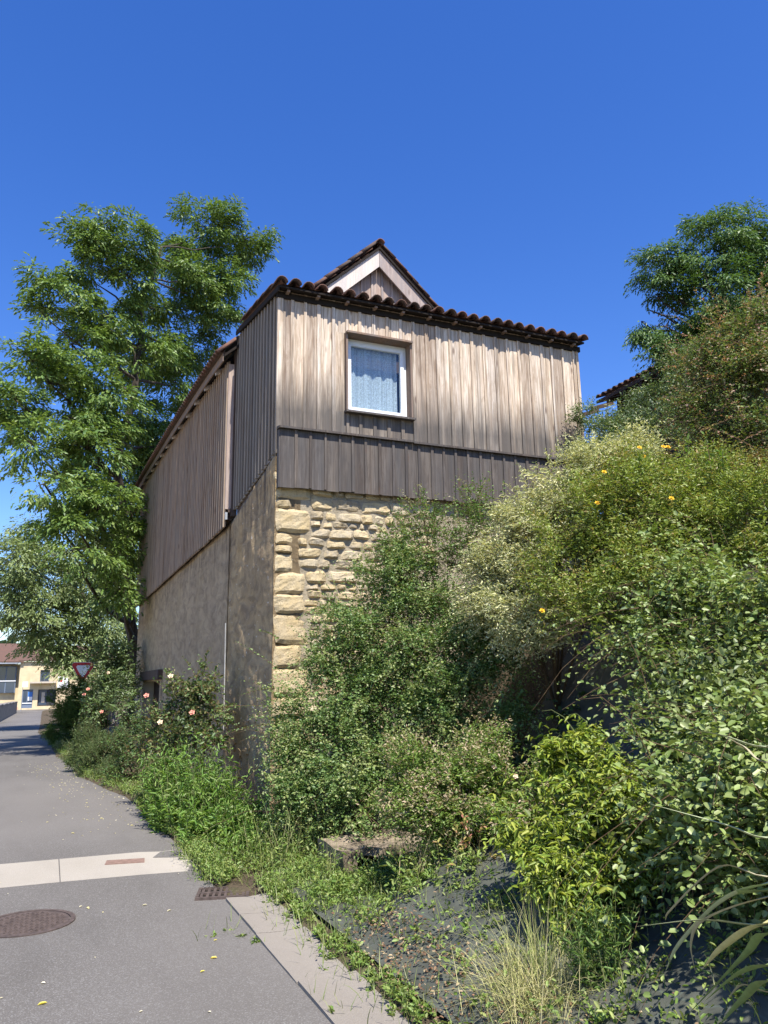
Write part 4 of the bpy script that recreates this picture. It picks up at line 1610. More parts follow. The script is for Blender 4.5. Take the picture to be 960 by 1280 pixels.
PALE = [(-3.11, 32.34, 8.28, 1.63), (-4.43, 30.3, 7.31, 1.36), (-1.88, 32.34, 6.69, 2.09), (-3.66, 31.33, 5.92, 1.83), (-0.27, 33.28, 6.44, 1.98), (-4.67, 30.29, 5.15, 0.92), (-2.46, 32.34, 4.27, 1.88), (-0.94, 32.31, 3.88, 1.9), (0.64, 33.22, 4.35, 1.69), (-2.62, 31.34, 3.36, 0.77), (-1.26, 31.32, 2.44, 1.14), (0.03, 33.26, 8.15, 1.43), (-4.65, 30.29, 7.87, 0.85), (-3.5, 31.33, 3.81, 0.86), (-4.31, 32.31, 9.44, 1.05), (-3.23, 31.34, 4.97, 1.55), (0.52, 30.22, 2.25, 1.01), (-0.64, 32.3, 5.09, 1.79), (-1.99, 32.34, 8.33, 1.48), (-4.4, 31.3, 6.48, 1.39), (0.88, 33.2, 7.32, 1.54), (-0.85, 30.3, 2.19, 0.61)]
RIGHT = [(9.56, 0.75, 10.33, 0.8), (9.96, 0.26, 10.41, 0.71), (9.01, 1.36, 9.9, 0.7), (8.39, 1.43, 9.22, 0.49), (9.01, 0.62, 8.98, 0.84), (9.41, 0.15, 8.65, 0.82), (8.38, 1.29, 8.52, 0.48), (8.65, 1.02, 8.03, 0.51), (9.52, 0.01, 7.77, 0.7), (8.19, 1.48, 8.93, 0.3), (9.36, 0.98, 10.73, 0.42), (10.06, 0.14, 9.47, 0.74), (8.8, 1.57, 10.16, 0.48), (8.13, 1.67, 8.76, 0.4), (8.47, 1.2, 7.77, 0.42), (8.77, 0.88, 8.11, 0.6), (9.07, 0.56, 7.68, 0.65), (9.85, 0.4, 9.74, 0.71), (8.46, 1.63, 9.56, 0.44)]
ABELIA = [(4.19, -3.74, 5.32, 0.38), (4.41, -4.01, 5.49, 0.36), (3.98, -3.51, 5.02, 0.29), (4.14, -3.99, 4.74, 0.45), (3.95, -3.78, 4.37, 0.38), (4.06, -4.21, 4.07, 0.38), (3.9, -3.43, 4.67, 0.22), (4.32, -4.2, 4.82, 0.34)]
LOW_RED = [(3.46, -4.42, 3.44, 0.2), (3.61, -4.61, 3.49, 0.23), (3.42, -4.08, 3.61, 0.13)]
ELAE = [(1.84, -3.24, 3.16, 0.4), (1.59, -3.07, 2.76, 0.33), (2.12, -3.31, 3.52, 0.43), (1.69, -3.26, 2.52, 0.44), (2.47, -3.46, 3.68, 0.38), (2.81, -3.62, 3.8, 0.32), (1.44, -2.98, 2.42, 0.28), (1.96, -3.45, 2.74, 0.45), (1.65, -3, 3.11, 0.24), (1.39, -3.42, 2.26, 0.3), (1.45, -2.99, 2.69, 0.23), (1.58, -3.79, 2.16, 0.26)]
HYPER = [(2.04, -3.89, 3.14, 0.4), (2.37, -4.17, 3.18, 0.43), (2.6, -4.53, 3.12, 0.42), (2.79, -4.87, 2.98, 0.42), (2.86, -5.11, 2.8, 0.39), (2, -4.11, 2.72, 0.38), (2.22, -4.58, 2.65, 0.36), (1.63, -4.2, 2.19, 0.29), (2.59, -3.97, 3.56, 0.27), (1.83, -4.49, 2.3, 0.31), (1.54, -4.01, 2.49, 0.29), (1.62, -3.82, 2.89, 0.3), (1.54, -4.51, 2.1, 0.24), (1.97, -4.89, 2.26, 0.26), (2.46, -5.11, 2.51, 0.32), (3.05, -3.44, 3.57, 0.43), (3.36, -4.02, 3.54, 0.4), (2.81, -3.23, 3.69, 0.35)]
COTON = [(1.72, -5.06, 2.21, 0.4), (1.93, -5.41, 2.2, 0.43), (1.96, -5.75, 2.06, 0.42), (1.56, -5.33, 1.74, 0.37), (1.67, -5.72, 1.68, 0.41), (1.51, -5, 1.93, 0.26), (1.47, -6.1, 1.33, 0.37), (1.22, -5.84, 1.33, 0.35), (1.04, -6.22, 1.04, 0.35), (0.83, -6.01, 1.03, 0.28), (0.91, -6.53, 0.92, 0.31), (0.98, -5.74, 1.28, 0.23), (0.72, -6.32, 0.79, 0.32), (0.53, -6.56, 0.66, 0.22), (0.5, -6.82, 0.64, 0.21), (0.45, -6.35, 0.66, 0.18), (0.72, -6.61, 0.83, 0.2), (1.07, -5.29, 1.47, 0.14), (0.18, -6.85, 1, 0.22), (0.25, -7.06, 1.07, 0.21), (0.31, -6.55, 1.04, 0.2), (0.35, -6.95, 1.36, 0.22), (0.31, -6.49, 0.79, 0.16), (0.29, -7.03, 0.84, 0.16), (0.32, -6.23, 0.85, 0.13)]
YELLOW = [(0.45, -5.69, 1.07, 0.24), (0.23, -5.65, 0.85, 0.24), (0.42, -5.92, 0.88, 0.24), (0.18, -5.99, 0.7, 0.26), (0.09, -5.68, 0.74, 0.21), (0.37, -6.14, 0.67, 0.24), (0.04, -6.01, 0.52, 0.2), (0.17, -6.23, 0.51, 0.21), (0.5, -5.6, 1.2, 0.13), (0.36, -5.5, 1.15, 0.13), (0.03, -5.52, 0.76, 0.12), (0.04, -6.26, 0.46, 0.14)]
SPIREA = [(0.2, -4.01, 0.84, 0.34), (0.38, -4.33, 0.78, 0.34), (0.48, -4.62, 0.75, 0.29), (0.17, -4.33, 0.63, 0.25), (0.54, -4.19, 0.99, 0.26), (0.02, -3.81, 0.77, 0.22), (0.58, -4.57, 0.91, 0.22), (0, -4.14, 0.67, 0.2), (0.66, -4.86, 0.85, 0.17), (-0.01, -3.37, 0.54, 0.17)]
DARK = [(0.95, -1.38, 2.72, 0.43), (0.56, -1.34, 2.34, 0.37), (1.33, -1.67, 2.6, 0.44), (1.63, -2.05, 2.39, 0.41), (0.82, -1.66, 2.05, 0.5), (0.27, -1.34, 1.8, 0.36), (1.21, -2.06, 1.86, 0.49), (1.57, -2.47, 1.76, 0.4), (0.41, -1.71, 1.45, 0.48), (0.88, -2.12, 1.28, 0.47), (-0.07, -1.54, 1.21, 0.39), (1.31, -2.56, 1.28, 0.41), (0.12, -2.02, 0.83, 0.45), (0.49, -2.38, 0.77, 0.39), (-0.2, -1.71, 0.67, 0.38), (0.09, -2.33, 0.42, 0.34), (-0.29, -2, 0.41, 0.28), (1.13, -1.46, 3, 0.28), (-0.22, -1.6, 0.9, 0.2), (1.67, -2.65, 2, 0.37), (1.57, -3.06, 1.44, 0.28), (1.12, -2.57, 1.44, 0.4), (-0.13, -2.26, 0.18, 0.21), (0.19, -2.59, 0.31, 0.19)]
SAPLING = [(1.48, -1.41, 3.52, 0.34), (2.04, -1.82, 3.72, 0.29), (1.69, -1.63, 3.19, 0.4), (1.17, -1.26, 3.33, 0.27), (1.89, -1.85, 3.17, 0.37)]
ROSE = [(-0.53, 2.16, 1.66, 0.29), (-0.81, 2.21, 1.44, 0.35), (-0.48, 1.75, 1.32, 0.34), (-1.05, 2.44, 1.1, 0.33), (-0.74, 1.79, 1, 0.38), (-0.52, 1.35, 0.96, 0.24), (-0.96, 1.73, 0.69, 0.38), (-1.18, 2.66, 0.75, 0.26)]
WEEDS = [(-1.25, 1.46, 0.52, 0.26), (-1.12, 0.84, 0.33, 0.34), (-0.87, 0.6, 0.58, 0.4), (-0.91, -0, 0.27, 0.38), (-0.73, -0.24, 0.42, 0.32), (-0.71, -0.86, 0.12, 0.35), (-0.49, -1.22, 0.08, 0.22), (-0.95, -0.81, 0.01, 0.26), (-0.58, -1.61, -0, 0.21), (-1.24, 0.55, 0.04, 0.23)]
ROSE2 = [(-1.08, 14.29, 2.45, 0.51), (-0.71, 14.27, 1.76, 0.56), (-1.17, 13.8, 1.54, 0.49), (-0.64, 12.25, 1.12, 0.42), (-1.38, 13.31, 1.12, 0.39), (-0.57, 15.26, 2.6, 0.39)]
LAVENDER = [(-1.73, 8.82, 0.38, 0.38), (-1.52, 7.81, 0.12, 0.43), (-1.34, 6.89, -0.12, 0.31), (-1.79, 8.82, 0.05, 0.31), (-1.27, 8.29, 0.39, 0.41)]
DARKV = [(-1.18, 5.78, 0.55, 0.32), (-1.22, 5.78, -0.01, 0.32), (-0.86, 6.25, 0.95, 0.22)]
CLIPPED = [(-1.81, 18.33, 1.04, 0.69), (-1.95, 17.83, 0.43, 0.62), (-1.49, 17.32, 0.56, 0.66), (-1.38, 18.32, 1.28, 0.53)]
PALELOW = [(-2.45, 22.34, -0.03, 0.3), (-2.25, 19.34, -0.14, 0.32), (-2.06, 15.34, -0.25, 0.32), (-1.83, 12.33, -0.24, 0.29)]
GREY = [(4.77, -0.82, 5.27, 0.29), (4.97, -1.26, 5.09, 0.35), (5.45, -1.43, 5.34, 0.31), (4.96, -0.33, 5.65, 0.23), (5.22, -1.92, 4.86, 0.22), (5.9, -0.48, 5.98, 0.23), (6.21, -0.78, 6.06, 0.31), (4.07, -1.54, 4.67, 0.28), (4.01, -2.15, 4.43, 0.27), (5.28, -0.6, 5.6, 0.28), (5.75, -1.03, 6.06, 0.27), (6, -1.28, 6.17, 0.32)]
CONIF = [(-7.36, 100.24, 6.52, 1.22), (-8.31, 100.19, 6.92, 1.02)]


# ------------------------------------------------------------------ trees


def tree(name, label, base, hubs, r0, lobes, cols, leaf, wid, n_leaf, tuft_r=.34, flat=.7, group=None, bark='bark', hang=.35,
         mat='leaf', tmpl='frond', twig=2, cull=-.15):
    base = Vector(base)
    t = empty(name, base, label, 'tree', group)
    hubs = [Vector(h) for h in hubs]
    mb = MB()
    path = [base] + hubs
    # leader: bend it a little between hubs
    pts, rad = [], []
    n = 5
    for a, b in zip(path, path[1:]):
        for k in range(n):
            u = k / n
            p = a.lerp(b, u) + Vector((mnoise.noise(a * .7 + Vector((u * 3, 0, 0))), mnoise.noise(a * .7 + Vector((0, u * 3, 5))), 0)) * .16 * (0 if (k == 0 and a == base) else 1)
            pts.append(p)
    pts.append(path[-1])
    L = len(pts)
    rad = [r0 * (1 - .8 * (i / (L - 1)) ** .8) for i in range(L)]
    rad[0] *= 1.35
    mb.tube(pts, rad, 9, False)
    mb.build('trunk', M[bark], t, smooth=True)
    lob = np.array(lobes)
    bm = MB()
    chunks = []
    tot = (lob[:, 3] ** 2).sum()
    for l in lob:
        c = Vector(l[:3])
        r = l[3]
        # limb from the leader, leaving it below the mass it carries
        best = min(range(L), key=lambda i: (pts[i] - c).length + max(0, pts[i].z - c.z + .8) * 1.5)
        s = pts[best]
        mid = s.lerp(c, .5) + Vector((R.uniform(-.2, .2), R.uniform(-.2, .2), -.12 * (c - s).length + .15))
        curve = []
        for k in range(7):
            u = k / 6
            curve.append(s * (1 - u) ** 2 + mid * 2 * u * (1 - u) + c * u * u + Vector((R.uniform(-.05, .05), R.uniform(-.05, .05), R.uniform(-.05, .05))) * (1 if 0 < k < 6 else 0))
        rr = min(rad[best] * .55, .03 + .045 * (c - s).length ** .6)
        bm.tube(curve, [rr * (1 - .75 * k / 6) for k in range(7)], 6, False)
        # sprays through the mass
        nt_ = max(8, int(34 * (r / 1.0) ** 1.7))
        u = sphere_pts(nt_)
        rad_ = (G.random((nt_, 1)) ** .45)
        off = u * rad_ * r
        off[:, 2] *= .8
        tc = np.array(l[:3]) + off
        kp = np.array([mnoise.noise(Vector(q_) * .85 + Vector((3, 1, 8))) for q_ in tc]) > cull
        tc, u = tc[kp], u[kp]
        nt_ = len(tc)
        if nt_ == 0:
            continue
        for q in range(0, nt_, twig):
            e = Vector(tc[q])
            m_ = c.lerp(e, .5) + Vector((0, 0, .06))
            bm.tube([c, m_, e], [rr * .22 + .004, .008, .004], 4, False)
        per = int(n_leaf * (r * r) / tot / max(nt_, 4))
        D = unit(u + np.array([0, 0, .1]) + G.normal(0, .35, (nt_, 3)))
        m = nt_ * per
        Dm = np.repeat(D, per, 0)
        e1 = sphere_pts(m)
        e1 *= (G.random((m, 1)) ** .5)
        sp_ = e1 * tuft_r * np.array([1, 1, flat * .55]) + Dm * (G.random((m, 1)) * tuft_r * .7)
        sp_[:, 2] -= (np.linalg.norm(sp_[:, :2], axis=1)) ** 2 * .5 / tuft_r * .6
        P = np.repeat(tc, per, 0) + sp_
        A = unit(sp_ + Dm * .25 * tuft_r) + G.normal(0, .4, (m, 3))
        A[:, 2] = A[:, 2] * .5 - hang
        N = np.array([0, 0, 1.0]) + G.normal(0, .45, (m, 3))
        sz = leaf * np.clip(G.normal(1, .25, m), .5, 1.6)
        V, tf = leaf_arrays(P, A, N, sz, sz * wid, tmpl)
        chunks.append((V, tf, palette(m, cols)))
    bm.build('branches', M[bark], t, smooth=True)
    link('crown', foliage_mesh('crown', chunks, base), M[mat], t, base)
    return t


tree('locust_tree', 'tall dark locust tree with airy layered crown rising behind the timber house', (0.3, 19.6, -.3),
     [(.1, 19.3, 3.2), (-.5, 18.5, 6.2), (-.9, 17.2, 9.2), (-.6, 16.8, 12), (-.5, 16.8, 15), (.1, 17, 17.4)], .27, LOCUST,
     [(.12, .18, .04), (.09, .15, .035), (.155, .21, .05), (.06, .11, .03)], .19, .34, 92000, .42, hang=.3)
tree('ash_tree', 'pale green spreading tree overhanging the far road beyond the locust tree', (.5, 33.2, -.3),
     [(.2, 33, 2.0), (-.6, 32.8, 4.2), (-1.4, 32.3, 6.4), (-2, 32.2, 7.6)], .24, PALE,
     [(.17, .215, .08), (.14, .185, .065), (.21, .245, .11), (.10, .14, .05)], .2, .4, 44000, .55, bark='bark_pale')
tree('acacia_tree', 'dense dark feathery tree above the barn on the right', (9.8, 1.2, 3.2),
     [(9.6, 1.0, 5.5), (9.4, .8, 7.6), (9.4, .7, 9.4), (9.6, .6, 10.3)], .17, RIGHT,
     [(.07, .13, .03), (.055, .105, .03), (.10, .155, .04)], .10, .3, 42000, .32, hang=.4)
for k, (lx, ly, lz, lr) in enumerate(CONIF):
    b = Vector((lx, ly, base_z(ly)))
    top = lz + (1.6 if k == 0 else .6)
    tr_ = empty('conifer', b, ['dark conifer, the taller one beyond the ochre house roof', 'dark conifer, the shorter one at the far left edge beyond the house'][k], 'tree', 'conifers beyond the ochre house')
    MB().tube([b, (lx, ly, top)], [.2, .03], 7).build('trunk', M['bark'], tr_)
    m = 2600
    h = G.random(m) ** .8
    zz = b.z + 2 + (top - b.z - 2) * h
    rr = (1 - h) * 2.3 + .12
    an = G.uniform(0, 2 * np.pi, m)
    rad = rr * np.sqrt(G.random(m)) * (.7 + .3 * np.sin(zz * 9))
    P = np.stack([lx + rad * np.cos(an), ly + rad * np.sin(an), zz - rad * .25], 1)
    A = np.stack([np.cos(an), np.sin(an), np.full(m, -.25)], 1) + G.normal(0, .3, (m, 3))
    V, tf = leaf_arrays(P, A, np.array([0, 0, 1.0]) + G.normal(0, .4, (m, 3)), np.full(m, .5), np.full(m, .16), 'frond')
    link('crown', foliage_mesh('crown', [(V, tf, palette(m, [(.03, .06, .025), (.02, .045, .02)]))], b), M['leaf_matt'], tr_, b)

# ------------------------------------------------------------------ shrubs on the bank


def gb_(x, y):
    return (x, y, ground_z(x, y))


# the big dark small-leaved shrub against the stone front
DK = [((-0.32, -1.47, 1.73), (-0.84, -1.55, 2.02)), ((-0.38, -1.55, 1.34), (-1.04, -1.61, 1.36)), ((-0.41, -1.65, 1.19), (-0.99, -1.72, 1.08)),
      ((-0.36, -1.46, 1.55), (-0.74, -1.46, 1.47)), ((-0.27, -1.27, 2.07), (-0.55, -1.3, 2.19)), ((1.07, -2.66, 1.22), (1.29, -3.12, 1.97)),
      ((1.2, -3.07, 1.23), (1.3, -3.37, 1.67)), ((0.58, -2.21, 1.61), (1.14, -2.58, 2.0)), ((0.15, -1.4, 2.42), (-0.11, -1.42, 2.28)), ((1.35, -2.69, 1.76), (1.44, -3.1, 2.02))]
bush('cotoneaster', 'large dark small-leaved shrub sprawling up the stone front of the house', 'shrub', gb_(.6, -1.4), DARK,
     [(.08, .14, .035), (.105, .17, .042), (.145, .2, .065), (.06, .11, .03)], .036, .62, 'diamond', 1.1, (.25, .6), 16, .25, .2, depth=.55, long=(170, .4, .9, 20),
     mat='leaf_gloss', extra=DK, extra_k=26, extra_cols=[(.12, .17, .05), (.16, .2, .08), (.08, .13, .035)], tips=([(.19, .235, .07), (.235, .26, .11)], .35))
bush('sapling', 'light green feathery sapling growing in front of the grey skirt boards', 'shrub', gb_(1.7, -1.5), SAPLING,
     [(.09, .16, .03), (.12, .19, .045), (.07, .125, .025)], .04, .5, 'diamond', .5, (.25, .5), 13, .15, .7, fill=False,
     extra=[((1.88, -2.08, 3.3), (1.88, -2.08, 4.1)), ((1.73, -1.88, 3.3), (1.65, -1.84, 3.85)), ((2.05, -2.07, 3.4), (2.1, -2.1, 3.9)), ((1.2, -1.3, 3.2), (1.05, -1.2, 3.62)),
            ((2.3, -1.6, 3.7), (2.35, -1.6, 4.3)), ((2.5, -1.6, 3.7), (2.52, -1.6, 4.2)), ((1.45, -1.5, 3.4), (1.4, -1.5, 3.95))], extra_k=18, tips=([(.3, .27, .17), (.22, .24, .1)], .12))
UPB = [((2.0, -3.35, 3.67), (1.95, -3.32, 3.97)), ((2.81, -3.76, 3.8), (2.8, -3.74, 4.13)), ((2.64, -3.6, 3.8), (2.58, -3.56, 4.08)), ((2.19, -3.5, 3.65), (2.11, -3.43, 3.95)),
       ((2.4, -3.5, 3.7), (2.42, -3.45, 4.05)), ((1.8, -3.2, 3.5), (1.7, -3.15, 3.82))]
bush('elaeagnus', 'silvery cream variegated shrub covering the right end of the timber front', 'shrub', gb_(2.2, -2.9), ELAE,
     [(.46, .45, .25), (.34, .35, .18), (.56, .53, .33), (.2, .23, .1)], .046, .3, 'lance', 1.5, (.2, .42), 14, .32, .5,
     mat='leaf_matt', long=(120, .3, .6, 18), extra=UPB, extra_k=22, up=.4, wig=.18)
UPC = [((2.54, -4.6, 3.32), (2.59, -4.66, 3.83)), ((2.61, -4.83, 3.34), (2.67, -4.74, 3.78)), ((2.75, -4.83, 3.35), (2.76, -4.84, 3.61)), ((2.3, -4.3, 3.4), (2.28, -4.3, 3.66))]
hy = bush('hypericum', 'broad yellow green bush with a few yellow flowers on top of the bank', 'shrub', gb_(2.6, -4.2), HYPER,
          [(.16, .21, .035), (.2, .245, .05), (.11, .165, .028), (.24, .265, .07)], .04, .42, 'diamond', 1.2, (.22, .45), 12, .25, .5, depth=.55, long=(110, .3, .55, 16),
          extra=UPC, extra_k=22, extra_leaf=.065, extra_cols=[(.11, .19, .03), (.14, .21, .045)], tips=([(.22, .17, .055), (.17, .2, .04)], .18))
for p in [(1.86, -4.32, 3.4), (1.74, -4.34, 3.1), (2.4, -4.2, 3.72), (2.5, -4.46, 3.66), (1.08, -4.36, 2.14), (2.05, -4.9, 3.04), (2.35, -4.3, 3.6), (2.55, -4.35, 3.7)]:
    flower(hy, p, .026, M['yellow_petal'])
CS = [((1.32, -5.51, 1.71), (0.72, -5.14, 1.40)), ((1.13, -5.75, 1.48), (0.77, -5.56, 1.37)), ((1.38, -5.16, 2.1), (0.82, -4.84, 1.94)), ((0.91, -6.09, 1.35), (0.6, -5.68, 1.32)),
      ((1.15, -6.34, 1.44), (0.75, -6.07, 1.35)), ((0.6, -6.07, 1.1), (0.45, -5.94, 1.36)), ((0.52, -6.55, 0.65), (0.26, -6.44, 0.59)), ((1.3, -5.9, 1.75), (.95, -5.75, 1.62)),
      ((1.5, -5.6, 2.0), (1.05, -5.35, 1.8)), ((1.1, -6.4, 1.2), (.72, -6.25, 1.12))]
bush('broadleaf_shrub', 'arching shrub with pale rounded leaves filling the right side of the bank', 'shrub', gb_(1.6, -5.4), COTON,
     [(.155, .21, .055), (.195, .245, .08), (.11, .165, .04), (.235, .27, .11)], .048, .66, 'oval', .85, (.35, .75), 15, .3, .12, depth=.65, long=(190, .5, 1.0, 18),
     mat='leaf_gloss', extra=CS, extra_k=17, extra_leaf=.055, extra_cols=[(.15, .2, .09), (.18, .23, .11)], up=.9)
bush('golden_bush', 'bright yellow green bush with drooping pointed leaves on the lower bank', 'shrub', gb_(.35, -5.8), YELLOW,
     [(.20, .245, .03), (.25, .27, .045), (.15, .205, .025), (.11, .17, .022)], .062, .34, 'lance', 1.5, (.14, .28), 8, .35, .55,
     mat='leaf_gloss', hang=.45, stem_mat='stem_green', long=(45, .2, .45, 10), depth=.5)
sp2 = bush('spiraea', 'low light green shrub with faded pinkish flower heads above the trough', 'shrub', gb_(.4, -4.2), SPIREA,
           [(.13, .20, .035), (.16, .225, .05), (.095, .155, .03)], .034, .42, 'diamond', 1.5, (.16, .3), 9, .25, .55,
           tips=([(.34, .25, .17), (.28, .24, .13), (.2, .2, .08)], .3), long=(70, .25, .5, 14), depth=.5)
for p in [(.42, -4.6, .98), (.52, -4.72, .92), (.25, -4.4, .9)]:
    flower(sp2, p, .022, M['cream_petal'])
RS = [((3.54, -4.52, 3.75), (3.01, -4.23, 4.06)), ((3.4, -4.66, 3.49), (2.93, -4.44, 3.47)), ((3.88, -3.99, 5.3), (3.72, -3.82, 5.56)), ((4.08, -4.24, 5.3), (4.09, -4.24, 5.82)),
      ((4.08, -4.39, 5.3), (4.07, -4.38, 5.78)), ((3.8, -4.3, 4.2), (3.3, -4.1, 4.0)), ((3.6, -3.7, 5.0), (3.4, -3.6, 5.25)), ((3.9, -4.5, 4.0), (3.45, -4.4, 3.8))]
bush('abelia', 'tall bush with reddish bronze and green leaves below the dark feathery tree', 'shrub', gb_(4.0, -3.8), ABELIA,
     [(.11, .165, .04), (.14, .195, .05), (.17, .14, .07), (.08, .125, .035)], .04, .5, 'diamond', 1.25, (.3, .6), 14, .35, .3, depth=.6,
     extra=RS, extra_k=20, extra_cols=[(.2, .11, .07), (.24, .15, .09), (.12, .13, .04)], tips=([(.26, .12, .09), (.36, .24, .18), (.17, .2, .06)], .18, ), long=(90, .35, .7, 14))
bush('barberry', 'low rusty leaved shrub at the right end of the bank top', 'shrub', gb_(3.6, -4.4), LOW_RED,
     [(.2, .12, .05), (.15, .11, .04), (.1, .12, .03)], .035, .5, 'diamond', 1.4, (.15, .3), 9, .2, .3, stems=False)
bush('grey_shrub', 'grey green shrub with white blossom between house and barn', 'shrub', gb_(5.4, -1.0), GREY,
     [(.10, .15, .06), (.13, .17, .08), (.07, .12, .04)], .05, .4, 'diamond', 1.1, (.2, .4), 10, .2, .4, tips=([(.4, .42, .28), (.14, .19, .06)], .12))

# ------------------------------------------------------------------ plants along the house wall
ro = bush('rose_bush', 'climbing rose with salmon flowers against the rendered wall of the house', 'rose bush', gb_(-.55, 1.9), ROSE,
          [(.07, .12, .035), (.09, .145, .045), (.12, .16, .06), (.15, .12, .05)], .062, .6, 'oval', .75, (.25, .5), 9, .3, .45, mat='leaf_gloss',
          extra=[((-.5, 2.1, 1.7), (-.45, 2.0, 2.25)), ((-.6, 2.1, 1.7), (-.85, 2.2, 2.1)), ((-.9, 2.2, 1.4), (-1.25, 2.4, 1.75))])
for p, mm in (((-.76, 1.38, 1.22), 'rose_petal'), ((-1.28, 2.22, 1.45), 'rose_petal'), ((-1.1, 2.0, 1.08), 'cream_petal'), ((-.98, 2.0, 1.72), 'cream_petal')):
    flower(ro, p, .045, M[mm])
# tall leafy weeds: upright stems of long leaves
WE = []
for lx, ly, lz, lr in WEEDS:
    n = int(40 * lr / .3)
    for _ in range(n):
        x, y = lx + R.gauss(0, lr * .55), ly + R.gauss(0, lr * .55)
        e = road_right(y)
        x = min(max(x, e + .06 - R.random() * .12), -.08) if y > -.1 else max(x, e + .03)
        h = max(.25, (lz + lr - ground_z(x, y)) * R.uniform(.65, 1.05))
        WE.append(((x, y, ground_z(x, y)), (x + R.gauss(-.03, .09), y + R.gauss(-.04, .09), ground_z(x, y) + h)))
q0 = np.array([e[0] for e in WE])
q1 = np.array([e[1] for e in WE])
d = q1 - q0
ll = np.linalg.norm(d, axis=1)
wd_ = empty('tall_weeds', gb_(-.8, -.2), 'clump of bright green tall weeds with long narrow leaves by the house corner', 'weeds')
ch = [shoots(q0, d, ll, 24, .105, .22, 'lance', [(.10, .19, .03), (.13, .22, .04), (.08, .15, .025), (.16, .22, .05)], .08, .1, .8, hang=.1)]
mb = MB()
shoot_stems(q0, d, ll, .08, .005, mb)
link('foliage', foliage_mesh('foliage', ch, gb_(-.8, -.2)), M['leaf'], wd_, gb_(-.8, -.2))
mb.build('stem', M['stem_green'], wd_)
r2 = bush('rose_bush', 'tall rose bush beside the give way sign at the far end of the house', 'rose bush', gb_(-.9, 13.8), ROSE2,
          [(.08, .13, .04), (.11, .16, .06), (.14, .18, .085)], .085, .6, 'oval', 1.1, (.3, .6), 9, .3, .4)
for p, mm in (((-1.1, 13.4, 1.95), 'cream_petal'), ((-1.62, 12.9, 1.52), 'rose_petal'), ((-1.7, 13.1, 1.38), 'rose_petal'), ((-1.3, 11.9, .95), 'rose_petal')):
    flower(r2, p, .055, M[mm])
la = bush('lavender', 'grey green lavender like clump at the road edge below the roses', 'shrub', gb_(-1.5, 8.0), LAVENDER,
          [(.11, .15, .06), (.14, .17, .08), (.08, .12, .04)], .07, .16, 'lance', 1.1, (.25, .45), 14, .1, 1.1, up=.3, mat='leaf_matt')
bush('dark_shrub', 'dark leafy shrub in the shade of the house doorway', 'shrub', gb_(-1.0, 5.9), DARKV,
     [(.06, .11, .03), (.08, .13, .035), (.045, .085, .025)], .06, .5, 'diamond', 1.1, (.2, .4), 9, .2, .4)
bush('clipped_shrub', 'rounded dark green shrub under the give way sign', 'shrub', gb_(-1.7, 18), CLIPPED,
     [(.05, .09, .022), (.07, .12, .025), (.1, .14, .03)], .09, .2, 'lance', 1.3, (.2, .4), 12, .1, .6, mat='leaf_matt')
bush('edging_plant', 'row of pale low plants edging the far road', 'plant', gb_(-2.2, 17), PALELOW,
     [(.16, .19, .08), (.2, .21, .1), (.12, .16, .05)], .08, .3, 'lance', 1.0, (.15, .35), 9, .2, .7)

# ------------------------------------------------------------------ weeds, grasses and litter on the bank
lw_cols = [(.12, .19, .035), (.16, .22, .05), (.09, .15, .03), (.2, .23, .07)]
P = []
for _ in range(170):        # the strip between the kerb and the fabric
    y = R.uniform(-9, -2.9)
    P.append((-.83 + R.gauss(0, .045), y))
for _ in range(520):        # the patch round the drain and the trough
    x, y = R.gauss(-.42, .25), R.gauss(-2.7, .75)
    if x > -.95 and y < -1.2 and mnoise.noise(Vector((x * 3.5, y * 3.5, 2))) > -.15:
        P.append((x, y))
for _ in range(120):
    P.append((R.gauss(-1.12, .06), R.uniform(-2.75, -1.0)))
for _ in range(160):        # in front of the trough
    P.append((R.gauss(.1, .28), R.gauss(-3.45, .16)))
for _ in range(380):        # verge under the house wall, out to the edge of the asphalt
    y = R.uniform(-.5, 22)
    P.append((road_right(y) + abs(R.gauss(0, .2)) + .02, y))
for _ in range(230):        # here and there through the fabric
    P.append((R.gauss(-.2, .45), R.uniform(-7.6, -3.5)))
P = np.array([(x, y, ground_z(x, y) + .01) for x, y in P])
m = len(P)
k_ = 5
D = np.repeat(np.array([[0, 0, 1.0]]), m * k_, 0) + G.normal(0, .55, (m * k_, 3)) * np.array([1, 1, .3])
PP = np.repeat(P, k_, 0)
hz_ = np.array([max(.35, 1 + 1.5 * mnoise.noise(Vector((a_ * 2.6, b_ * 2.6, 4)))) for a_, b_, c_ in P])
LL = G.uniform(.05, .2, m * k_) * np.repeat(hz_, k_) * np.repeat(np.where((P[:, 0] < -.7) & (P[:, 1] < -3), .55, 1.4), k_)
ch = [shoots(PP, D, LL, 6, .034, .5, 'oval', lw_cols, .3, .15, .8), blades(P, 5, .14, .006, .6, [(.16, .2, .05), (.2, .21, .08), (.11, .17, .03)])]
tag(link('ground_weeds', foliage_mesh('ground_weeds', ch, (0, 0, 0)), M['leaf'], None, (0, 0, 0)), 'low green weeds growing along the kerb and round the trough', 'weeds', kind='stuff')

